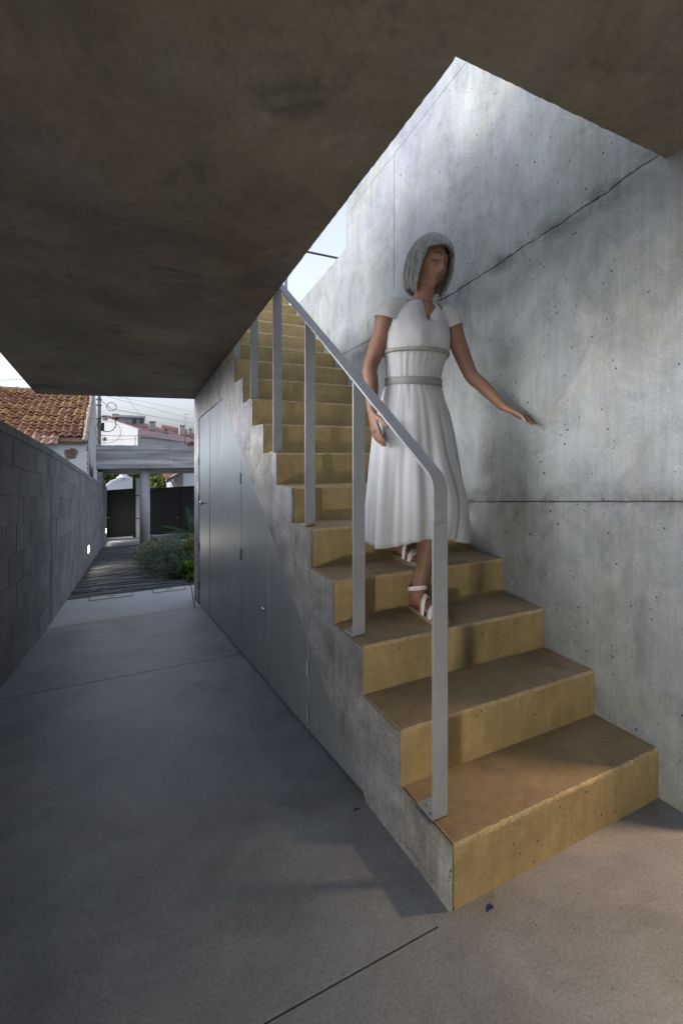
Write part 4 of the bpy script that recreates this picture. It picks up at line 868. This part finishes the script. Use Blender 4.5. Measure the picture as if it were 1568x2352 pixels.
# ------------------------------------------------------------------ woman coming down the stair
def person():
    t = empty('person', (1.22, 1.66, 3 * RH)); tag(t, 'woman in a white belted dress and white sandals stepping down the yellow stair', 'person')
    Vv = Vector
    verts = []; edges = []; rad = []
    def node(p, r, parent=None):
        verts.append(Vv(p)); rad.append(r if isinstance(r, tuple) else (r, r))
        if parent is not None: edges.append((parent, len(verts) - 1))
        return len(verts) - 1
    pel = node((1.235, 1.765, 1.36), (0.125, 0.095)); wa = node((1.24, 1.77, 1.53), (0.105, 0.08), pel); chs = node((1.256, 1.772, 1.72), (0.125, 0.085), wa)
    nb_ = node((1.272, 1.765, 1.865), (0.075, 0.06), chs); nk = node((1.283, 1.752, 1.94), 0.045, nb_); node((1.293, 1.738, 2.02), 0.05, nk)
    fing = []; chains = [[pel, wa, chs, nb_, nk, nk + 1]]; palms = []
    def arm(sh, el, wr, pd, pn, curl, spread):
        a = node(sh, 0.048, nb_); m_ = node(Vv(sh).lerp(Vv(el), 0.45), 0.041, a); b = node(el, 0.034, m_); c = node(Vv(el).lerp(Vv(wr), 0.35), 0.033, b); d = node(wr, 0.022, c)
        pd = Vv(pd).normalized(); pn = Vv(pn); pn = (pn - pd * pn.dot(pd)).normalized(); sd_ = pd.cross(pn)       # palm direction, palm normal, side
        W = Vv(wr); k0 = node(W - pd * 0.012, (0.021, 0.018)); k1 = node(W + pd * 0.040, (0.032, 0.016)); k2 = node(W + pd * 0.084, (0.037, 0.012)); chains.append([nb_, a, m_, b, c, d]); palms.append(([k0, k1, k2], sd_))
        for i, (off, ln) in enumerate(((0.028, 0.072), (0.010, 0.082), (-0.009, 0.076), (-0.027, 0.060))):
            p = W + pd * (0.078 - abs(off) * 0.12) + sd_ * off; dv = (pd + sd_ * off * spread).normalized(); ch_ = [p]
            for k in range(3): dv = (dv + pn * curl[i] * (0.6 + 0.4 * k)).normalized(); p = p + dv * ln / 3; ch_.append(p)
            fing.append((ch_, [0.0095, 0.009, 0.008, 0.0065]))
        p = W + pd * 0.022 + sd_ * 0.022; dv = (pd * 0.7 + sd_ * 0.75 + pn * 0.25).normalized(); ch_ = [p]
        for k in range(3): p = p + dv * (0.032, 0.028, 0.024)[k]; dv = (dv + pd * 0.3 + pn * 0.1).normalized(); ch_.append(p)
        fing.append((ch_, [0.013, 0.0115, 0.010, 0.008]))
    arm((1.118, 1.775, 1.86), (1.036, 1.808, 1.61), (0.998, 1.725, 1.395), (0.05, -0.25, -1), (1, -0.1, 0.0), (0.16, 0.2, 0.24, 0.28), 3)
    arm((1.424, 1.747, 1.86), (1.525, 1.705, 1.60), (1.617, 1.585, 1.435), (0.42, -0.55, -0.36), (-0.1, 0.35, -1), (0.05, 0.10, 0.13, 0.17), 17)
    def leg(hip, kn, an):
        a = node(hip, 0.085, pel); b = node(Vv(hip).lerp(Vv(kn), 0.5), 0.068, a); c = node(kn, 0.048, b); d = node(Vv(kn).lerp(Vv(an), 0.32) + Vv((0, 0.012, 0)), 0.050, c); e_ = node(Vv(kn).lerp(Vv(an), 0.75), 0.032, d); g_ = node(an, 0.031, e_); node(Vv(an) - Vv((0, 0, 0.03)), 0.03, g_); chains.append([pel, a, b, c, d, e_, g_, g_ + 1])
    AF, AB = Vv((1.187, 1.655, 3 * RH + 0.095)), Vv((1.262, 1.905, 4 * RH + 0.10))
    leg((1.295, 1.745, 1.33), (1.235, 1.59, 0.955), AF); leg((1.175, 1.77, 1.33), (1.215, 1.70, 1.02), AB)
    mb = MB()
    def limb(ids):
        P_ = [verts[k] for k in ids]; r_ = [rad[k] for k in ids]; pts = []; rr = []
        for k in range(len(P_) - 1):      # smooth path through the joints
            p0, p1, p2, p3 = P_[max(k - 1, 0)], P_[k], P_[k + 1], P_[min(k + 2, len(P_) - 1)]
            for q in range(5):
                u_ = q / 5; pts.append(0.5 * ((2 * p1) + (p2 - p0) * u_ + (2 * p0 - 5 * p1 + 4 * p2 - p3) * u_ ** 2 + (3 * p1 - p0 - 3 * p2 + p3) * u_ ** 3)); w_ = u_ * u_ * (3 - 2 * u_); rr.append((r_[k][0] * (1 - w_) + r_[k + 1][0] * w_, r_[k][1] * (1 - w_) + r_[k + 1][1] * w_))
        pts.append(P_[-1]); rr.append(r_[-1]); n = 18; vs = []; prev = None
        for k, p in enumerate(pts):
            tv = (pts[min(k + 1, len(pts) - 1)] - pts[max(k - 1, 0)]).normalized(); a = side.get(ids[0], Vv((1, 0, 0))) if prev is None else prev; a = (a - tv * a.dot(tv)).normalized(); prev = a; b = tv.cross(a)
            vs += [p + a * math.cos(6.28319 * q / n) * rr[k][0] + b * math.sin(6.28319 * q / n) * rr[k][1] for q in range(n)]
        fs = [(k * n + q, k * n + (q + 1) % n, (k + 1) * n + (q + 1) % n, (k + 1) * n + q) for k in range(len(pts) - 1) for q in range(n)]
        mb.add(vs, fs + [tuple(range(n - 1, -1, -1)), tuple(range((len(pts) - 1) * n, len(pts) * n))])
    side = {}
    for ids in chains: limb(ids)
    for ids, sv in palms: side[ids[0]] = sv; limb(ids)
    for ch_, rr in fing:
        e_ = ch_[-1] + (ch_[-1] - ch_[-2]).normalized() * 0.006; mb.tube(ch_ + [e_], rr + [0.003], 8)
    # head: shaped from a sphere, face towards -Y
    HC = Vv((1.302, 1.722, 2.085)); HR = Matrix.Rotation(math.radians(14), 3, 'X') @ Matrix.Rotation(math.radians(4), 3, 'Y')
    gs = lambda x, m_, s: math.exp(-((x - m_) / s) ** 2)
    NU, NV = 64, 48; hv = []; hf = []
    for j in range(NV + 1):
        ph = math.pi * j / NV
        for i in range(NU):
            th = 2 * math.pi * i / NU; n = Vv((math.sin(ph) * math.cos(th), math.sin(ph) * math.sin(th), math.cos(ph)))
            x, y, z = n.x * 0.072, n.y * 0.092, n.z * 0.113
            if z < 0:
                k = -z / 0.113; x *= 1 - 0.30 * k ** 1.5
                if y > 0: y *= 1 - 0.35 * k
            if n.y < -0.1:
                f_ = min(1, (-n.y - 0.1) / 0.4)
                y += f_ * 0.006 * (1 if abs(z) < 0.08 else 0)
                y -= f_ * (0.026 * gs(x, 0, 0.011) * gs(z, -0.026, 0.016) + 0.014 * gs(x, 0, 0.009) * gs(z, 0.0, 0.022))     # nose
                y += f_ * 0.012 * (gs(x, 0.031, 0.017) + gs(x, -0.031, 0.017)) * gs(z, 0.008, 0.013)                              # eye sockets
                y -= f_ * 0.006 * gs(z, 0.030, 0.012) * gs(x, 0, 0.05)                                                            # brow
                y -= f_ * 0.007 * gs(x, 0, 0.02) * gs(z, -0.063, 0.009); y -= f_ * 0.010 * gs(x, 0, 0.022) * gs(z, -0.092, 0.014) # lips, chin
                y -= f_ * 0.005 * (gs(x, 0.042, 0.016) + gs(x, -0.042, 0.016)) * gs(z, -0.022, 0.02)                             # cheeks
            hv.append(HC + HR @ Vv((x, y, z)))
    for j in range(NV):
        for i in range(NU): hf.append((j * NU + i, j * NU + (i + 1) % NU, (j + 1) * NU + (i + 1) % NU, (j + 1) * NU + i))
    mb.add(hv, hf)
    def H(x, y, z): return HC + HR @ Vv((x, y, z))
    for s in (-1, 1): mb.tube([H(s * 0.070, 0.006, -0.03), H(s * 0.078, 0.010, -0.012), H(s * 0.080, 0.016, 0.008), H(s * 0.074, 0.012, 0.02)], [0.006, 0.011, 0.012, 0.006], 8)
    # feet
    def foot(an, tz):
        rings = []; prof = [(0.052, 0.018, 0.030), (0.040, 0.028, 0.055), (0.005, 0.031, 0.085), (-0.04, 0.034, 0.066), (-0.085, 0.040, 0.044), (-0.125, 0.043, 0.030), (-0.155, 0.036, 0.022), (-0.172, 0.022, 0.014)]
        for (dy, hw, hh) in prof:
            rings.append([Vv((an.x + hw * math.cos(k / 14 * 6.2832), an.y + dy, tz + 0.024 + hh * 0.5 + hh * 0.5 * math.sin(k / 14 * 6.2832))) for k in range(14)])
        vs = [p for r in rings for p in r]; fs = [(i * 14 + k, i * 14 + (k + 1) % 14, (i + 1) * 14 + (k + 1) % 14, (i + 1) * 14 + k) for i in range(len(rings) - 1) for k in range(14)]
        mb.add(vs, fs + [tuple(range(13, -1, -1)), tuple(range((len(rings) - 1) * 14, len(rings) * 14))])
        for k in range(5): c = Vv((an.x - 0.03 + 0.015 * k, an.y - 0.168 + abs(k - 1.5) * 0.006, tz + 0.033)); mb.tube([c + Vv((0, 0.03, 0.002)), c, c + Vv((0, -0.014, -0.002))], [0.008, 0.0088, 0.004], 8)
    foot(AF, 3 * RH); foot(AB, 4 * RH)
    me = mb.mesh('body'); body = obj('body', me, M_SKIN, t, smooth=True)
    rm = body.modifiers.new('remesh', 'REMESH'); rm.mode = 'VOXEL'; rm.voxel_size = 0.0042; rm.use_smooth_shade = True
    sm = body.modifiers.new('smooth', 'SMOOTH'); sm.factor = 0.5; sm.iterations = 3
    # face details
    for s in (-1, 1):
        MB().tube([H(s * 0.014, -0.0955, 0.030), H(s * 0.030, -0.0935, 0.036), H(s * 0.048, -0.080, 0.031)], [0.0022, 0.0032, 0.0012], 6).build('eyebrow', M_BROW, t, smooth=True)
        MB().tube([H(s * 0.018, -0.0835, 0.006), H(s * 0.031, -0.083, 0.0015), H(s * 0.046, -0.072, 0.006)], [0.0012, 0.0024, 0.0012], 6).build('eyelashes', M_BROW, t, smooth=True)
    MB().tube([H(-0.023, -0.0855, -0.062), H(-0.008, -0.0965, -0.0595), H(0.008, -0.0965, -0.0595), H(0.023, -0.0855, -0.062)], [0.0015, 0.0042, 0.0042, 0.0015], 8).tube([H(-0.020, -0.085, -0.066), H(0, -0.096, -0.070), H(0.020, -0.085, -0.066)], [0.0015, 0.0052, 0.0015], 8).build('lips', M_LIPS, t, smooth=True)
    # hair: smooth bob framing the face
    NT, NR_ = 96, 26; vs = []; fs = []
    for i in range(NT):
        th = 2 * math.pi * i / NT; fr_ = math.cos(th + math.pi / 2)     # +1 at the face
        fr_ = -math.sin(th)
        k = max(0.0, min(1.0, (fr_ - 0.42) / 0.26)); k = k * k * (3 - 2 * k)
        zend = -0.112 * (1 - k) + 0.066 * k + 0.012 * math.sin(th * 3.0)
        for j in range(NR_ + 1):
            q = j / NR_; z = 0.136 + (zend - 0.136) * q ** 1.25
            zz = max(-1, min(1, z / 0.136)); rr = math.sqrt(max(0, 1 - zz * zz)) if z > 0 else 1.0 + 0.05 * math.sin(min(1, -z / 0.12) * 3.1) - 0.16 * (-z / 0.12) ** 2
            st_ = 1 + 0.014 * math.sin(th * 23 + math.sin(z * 30) * 0.8) + 0.008 * math.sin(th * 51 + z * 20)
            x, y = math.cos(th) * 0.101 * rr * st_, math.sin(th) * 0.114 * rr * st_ + 0.004
            vs.append(H(x, y, z))
    for i in range(NT):
        for j in range(NR_): a = i * (NR_ + 1) + j; b = ((i + 1) % NT) * (NR_ + 1) + j; fs.append((a, b, b + 1, a + 1))
    hr = obj('hair', MB().add(vs, fs).mesh('hair'), mat('hair_underlayer', (0.13, 0.13, 0.125), 0.7, var=0.2, bump=0.2), t, smooth=True)
    RS = random.Random(31); sm_ = MB()
    for q in range(520):
        i = RS.random() * NT; th = 2 * math.pi * i / NT; i0 = int(i) % NT; off = 1.008 + RS.random() * 0.035; pts = []; wob = RS.uniform(-0.5, 0.5)
        for j in range(RS.choice((0, 0, 1, 2)), NR_ + 1, 2):
            a_ = Vv(vs[((i0 + int(round(wob * j * 0.12))) % NT) * (NR_ + 1) + j]); c_ = HC + HR @ Vv((0, 0.004, 0)); d_ = a_ - c_; ax = HR @ Vv((0, 0, 1)); ra = d_ - ax * d_.dot(ax)
            pts.append(c_ + ax * d_.dot(ax) + ra * off + Vv((RS.gauss(0, 0.0012), RS.gauss(0, 0.0012), 0.002)))
        e_ = pts[-1] - pts[-2]; pts.append(pts[-1] + e_ * RS.uniform(0.1, 1.0) + Vv((RS.gauss(0, 0.002), RS.gauss(0, 0.002), 0)))
        sm_.tube(pts, [0.0022] * (len(pts) - 1) + [0.0006], 4, cap=False)
    ho = obj('hair_strands', sm_.mesh('strands', fix=False), M_HAIR, hr, smooth=True); ho['kind'] = 'stuff'; so = hr.modifiers.new('solid', 'SOLIDIFY'); so.thickness = 0.012; so.offset = -1
    # dress
    R = [(1.915, 1.276, 1.760, .068, .058), (1.897, 1.272, 1.764, .105, .070), (1.868, 1.270, 1.766, .150, .085), (1.82, 1.265, 1.768, .162, .100), (1.76, 1.26, 1.764, .166, .116), (1.70, 1.254, 1.762, .160, .122), (1.65, 1.25, 1.766, .146, .110), (1.60, 1.245, 1.768, .136, .100), (1.54, 1.24, 1.768, .131, .098),
         (1.48, 1.239, 1.766, .150, .114), (1.40, 1.237, 1.762, .176, .138), (1.30, 1.234, 1.756, .194, .158), (1.18, 1.232, 1.75, .208, .172), (1.05, 1.229, 1.742, .222, .184), (0.97, 1.227, 1.735, .230, .188), (0.90, 1.225, 1.728, .240, .190), (0.845, 1.222, 1.722, .247, .192)]
    fine = []
    for a, b in zip(R[:-1], R[1:]):
        n = max(2, int((a[0] - b[0]) / 0.018))
        for k in range(n): fine.append([a[q] + (b[q] - a[q]) * k / n for q in range(5)])
    fine.append(list(R[-1])); NT = 144; vs = []; fs = []
    for (z, cx, cy, rx, ry) in fine:
        f_ = max(0, (1.50 - z) / 0.7)
        for i in range(NT):
            th = 2 * math.pi * i / NT; fr_ = -math.sin(th)
            pl = 0.075 * f_ ** 0.8 * (math.sin(th * 11 + 1.3 * math.sin(z * 3.0)) * 0.6 + 0.45 * math.sin(th * 19 + 2 + z * 1.6) + 0.25 * math.sin(th * 31 + 1)) if f_ > 0 else 0.0
            if f_ > 0:
                pl *= 0.55 + 0.9 * (0.5 + noise.noise(Vv((math.cos(th) * 1.7, math.sin(th) * 1.7, 3.0))))
                pl += 0.06 * min(1, f_ * 1.6) * noise.noise(Vv((math.cos(th) * 6.5, math.sin(th) * 6.5, z * 1.3))) + 0.018 * noise.noise(Vv((math.cos(th) * 14, math.sin(th) * 14, z * 4 + 2)))
            if 1.50 <= z < 1.70: pl = 0.020 * noise.noise(Vv((math.cos(th) * 16, math.sin(th) * 16, z * 5))) + 0.010 * math.sin(th * 29 + math.sin(z * 20))
            if z >= 1.70: pl = 0.030 * noise.noise(Vv((math.cos(th) * 4.5, math.sin(th) * 4.5, z * 13))) + 0.010 * noise.noise(Vv((math.cos(th) * 11, math.sin(th) * 11, z * 30)))
            kn = 0.05 * gs(z, 1.0, 0.16) * max(0, math.cos(th - 4.75)) ** 6; pl += kn / 0.19
            bust = 0.016 * max(0, fr_) * (gs(math.cos(th), 0.45, 0.3) + gs(math.cos(th), -0.45, 0.3)) * gs(z, 1.745, 0.05)
            vz = 0.095 * max(0, fr_) ** 22 * max(0, min(1, (z - 1.80) / 0.115))
            hem = 0.02 * math.sin(th * 3 + 0.6) if z < 0.97 else 0.0
            vs.append((cx + math.cos(th) * (rx * (1 + pl)), cy + math.sin(th) * (ry * (1 + pl) + bust), z - vz + hem * (0.97 - min(z, 0.97)) / 0.11))
    for j in range(len(fine) - 1):
        for i in range(NT): fs.append((j * NT + i, j * NT + (i + 1) % NT, (j + 1) * NT + (i + 1) % NT, (j + 1) * NT + i))
    dr = obj('dress', MB().add(vs, fs).mesh('dress'), M_DRESS, t, smooth=True); so = dr.modifiers.new('solid', 'SOLIDIFY'); so.thickness = 0.003; so.offset = 1
    for (sh, el) in (((1.122, 1.775, 1.868), (1.040, 1.805, 1.62)), ((1.420, 1.747, 1.868), (1.520, 1.707, 1.61))):
        a, b = Vv(sh), Vv(el); q = [a.lerp(Vv((1.27, 1.765, 1.875)), 0.45), a.lerp(Vv((1.27, 1.765, 1.89)), 0.15), a.lerp(b, 0.05), a.lerp(b, 0.13), a.lerp(b, 0.20)]
        MB().tube(q, [0.054, 0.060, 0.061, 0.060, 0.060], 24, cap=False).build('sleeve', M_DRESS, dr, smooth=True)
    def band(name, z0, z1, tilt, grow):
        vs = []; fs = []; n = 72
        def rr(z):
            for a, b in zip(fine[:-1], fine[1:]):
                if a[0] >= z >= b[0]: k = (a[0] - z) / (a[0] - b[0]); return [a[q] + (b[q] - a[q]) * k for q in range(5)]
        for z in (z0, (z0 + z1) / 2, z1):
            c = rr(z)
            for i in range(n): th = 6.28319 * i / n; vs.append((c[1] + math.cos(th) * (c[3] * 1.02 + grow), c[2] + math.sin(th) * (c[4] * 1.02 + grow), z + tilt * math.sin(th)))
        for j in range(2):
            for i in range(n): fs.append((j * n + i, j * n + (i + 1) % n, (j + 1) * n + (i + 1) % n, (j + 1) * n + i))
        b_ = obj(name, MB().add(vs, fs).mesh(name), M_BELT, dr, smooth=True); so = b_.modifiers.new('solid', 'SOLIDIFY'); so.thickness = 0.004; so.offset = 1
    band('belt', 1.558, 1.525, 0.0, 0.004); band('chest_band', 1.684, 1.668, 0.0, 0.006)
    # sandals
    for an, tz in ((AF, 3 * RH), (AB, 4 * RH)):
        out = [(0.058, 0.0), (0.05, 0.022), (0.0, 0.033), (-0.06, 0.038), (-0.12, 0.047), (-0.16, 0.040), (-0.182, 0.02), (-0.187, 0.0)]
        poly = [(an.x + w_, an.y + y_) for y_, w_ in out] + [(an.x - w_, an.y + y_) for y_, w_ in reversed(out[1:-1])]
        sn = MB().prism(poly, 'z', tz + 0.001, tz + 0.024).build('sandal', M_SOLE, t)
        for (dy, hw, hh, wd, lean) in ((-0.118, 0.046, 0.036, 0.026, 0.02), (-0.055, 0.041, 0.066, 0.024, 0.03)):
            vs = []; fs = []; n = 20
            for i in range(n + 1):
                a = math.pi * i / n
                for s in (-0.5, 0.5): vs.append((an.x + math.cos(a) * hw, an.y + dy + s * wd + math.cos(a) * lean, tz + 0.022 + math.sin(a) * (hh - (s * 0.014 if dy > -0.1 else -0.0) + s * 0.02)))
            for i in range(n): fs.append((2 * i, 2 * i + 1, 2 * i + 3, 2 * i + 2))
            b_ = obj('strap', MB().add(vs, fs).mesh('strap'), M_STRAP, sn, smooth=True); so = b_.modifiers.new('solid', 'SOLIDIFY'); so.thickness = 0.003; so.offset = 1
        vs = []; fs = []; n = 24
        for i in range(n):
            a = 6.28319 * i / n
            for s in (0, 1): vs.append((an.x + math.cos(a) * 0.037, an.y + 0.005 + math.sin(a) * 0.041, tz + 0.098 + s * 0.018 - 0.012 * math.sin(a)))
        for i in range(n): q = (i + 1) % n; fs.append((2 * i, 2 * i + 1, 2 * q + 1, 2 * q))
        b_ = obj('ankle_strap', MB().add(vs, fs).mesh('strap'), M_STRAP, sn, smooth=True); so = b_.modifiers.new('solid', 'SOLIDIFY'); so.thickness = 0.003; so.offset = 1
person()

# ------------------------------------------------------------------ litter on the floor
o = MB().prism([(0, 0), (0.012, 0.004), (0.02, 0.0), (0.016, 0.012), (0.004, 0.010)], 'z', 0, 0.006).build('plastic_scrap', mat('blue_plastic', (0.01, 0.02, 0.16), 0.5, bump=0)); r_ = ray(1120, 2096); q = Vector((0, 0, CAMZ)) + r_ * (-CAMZ / r_.z); o.location = (q.x, q.y, 0.001); tag(o, 'scrap of blue plastic on the floor before the lowest step', 'litter')
r_ = ray(812, 1866); q = Vector((0, 0, CAMZ)) + r_ * (-CAMZ / r_.z)
o = MB().prism([(0, 0), (0.014, 0.003), (0.026, 0.0), (0.016, 0.010), (0.006, 0.008)], 'z', 0, 0.003).build('dry_leaf', M_SOIL); o.location = (q.x, q.y, 0.001); tag(o, 'small dark dry leaf on the floor beside the stair flank', 'leaf')
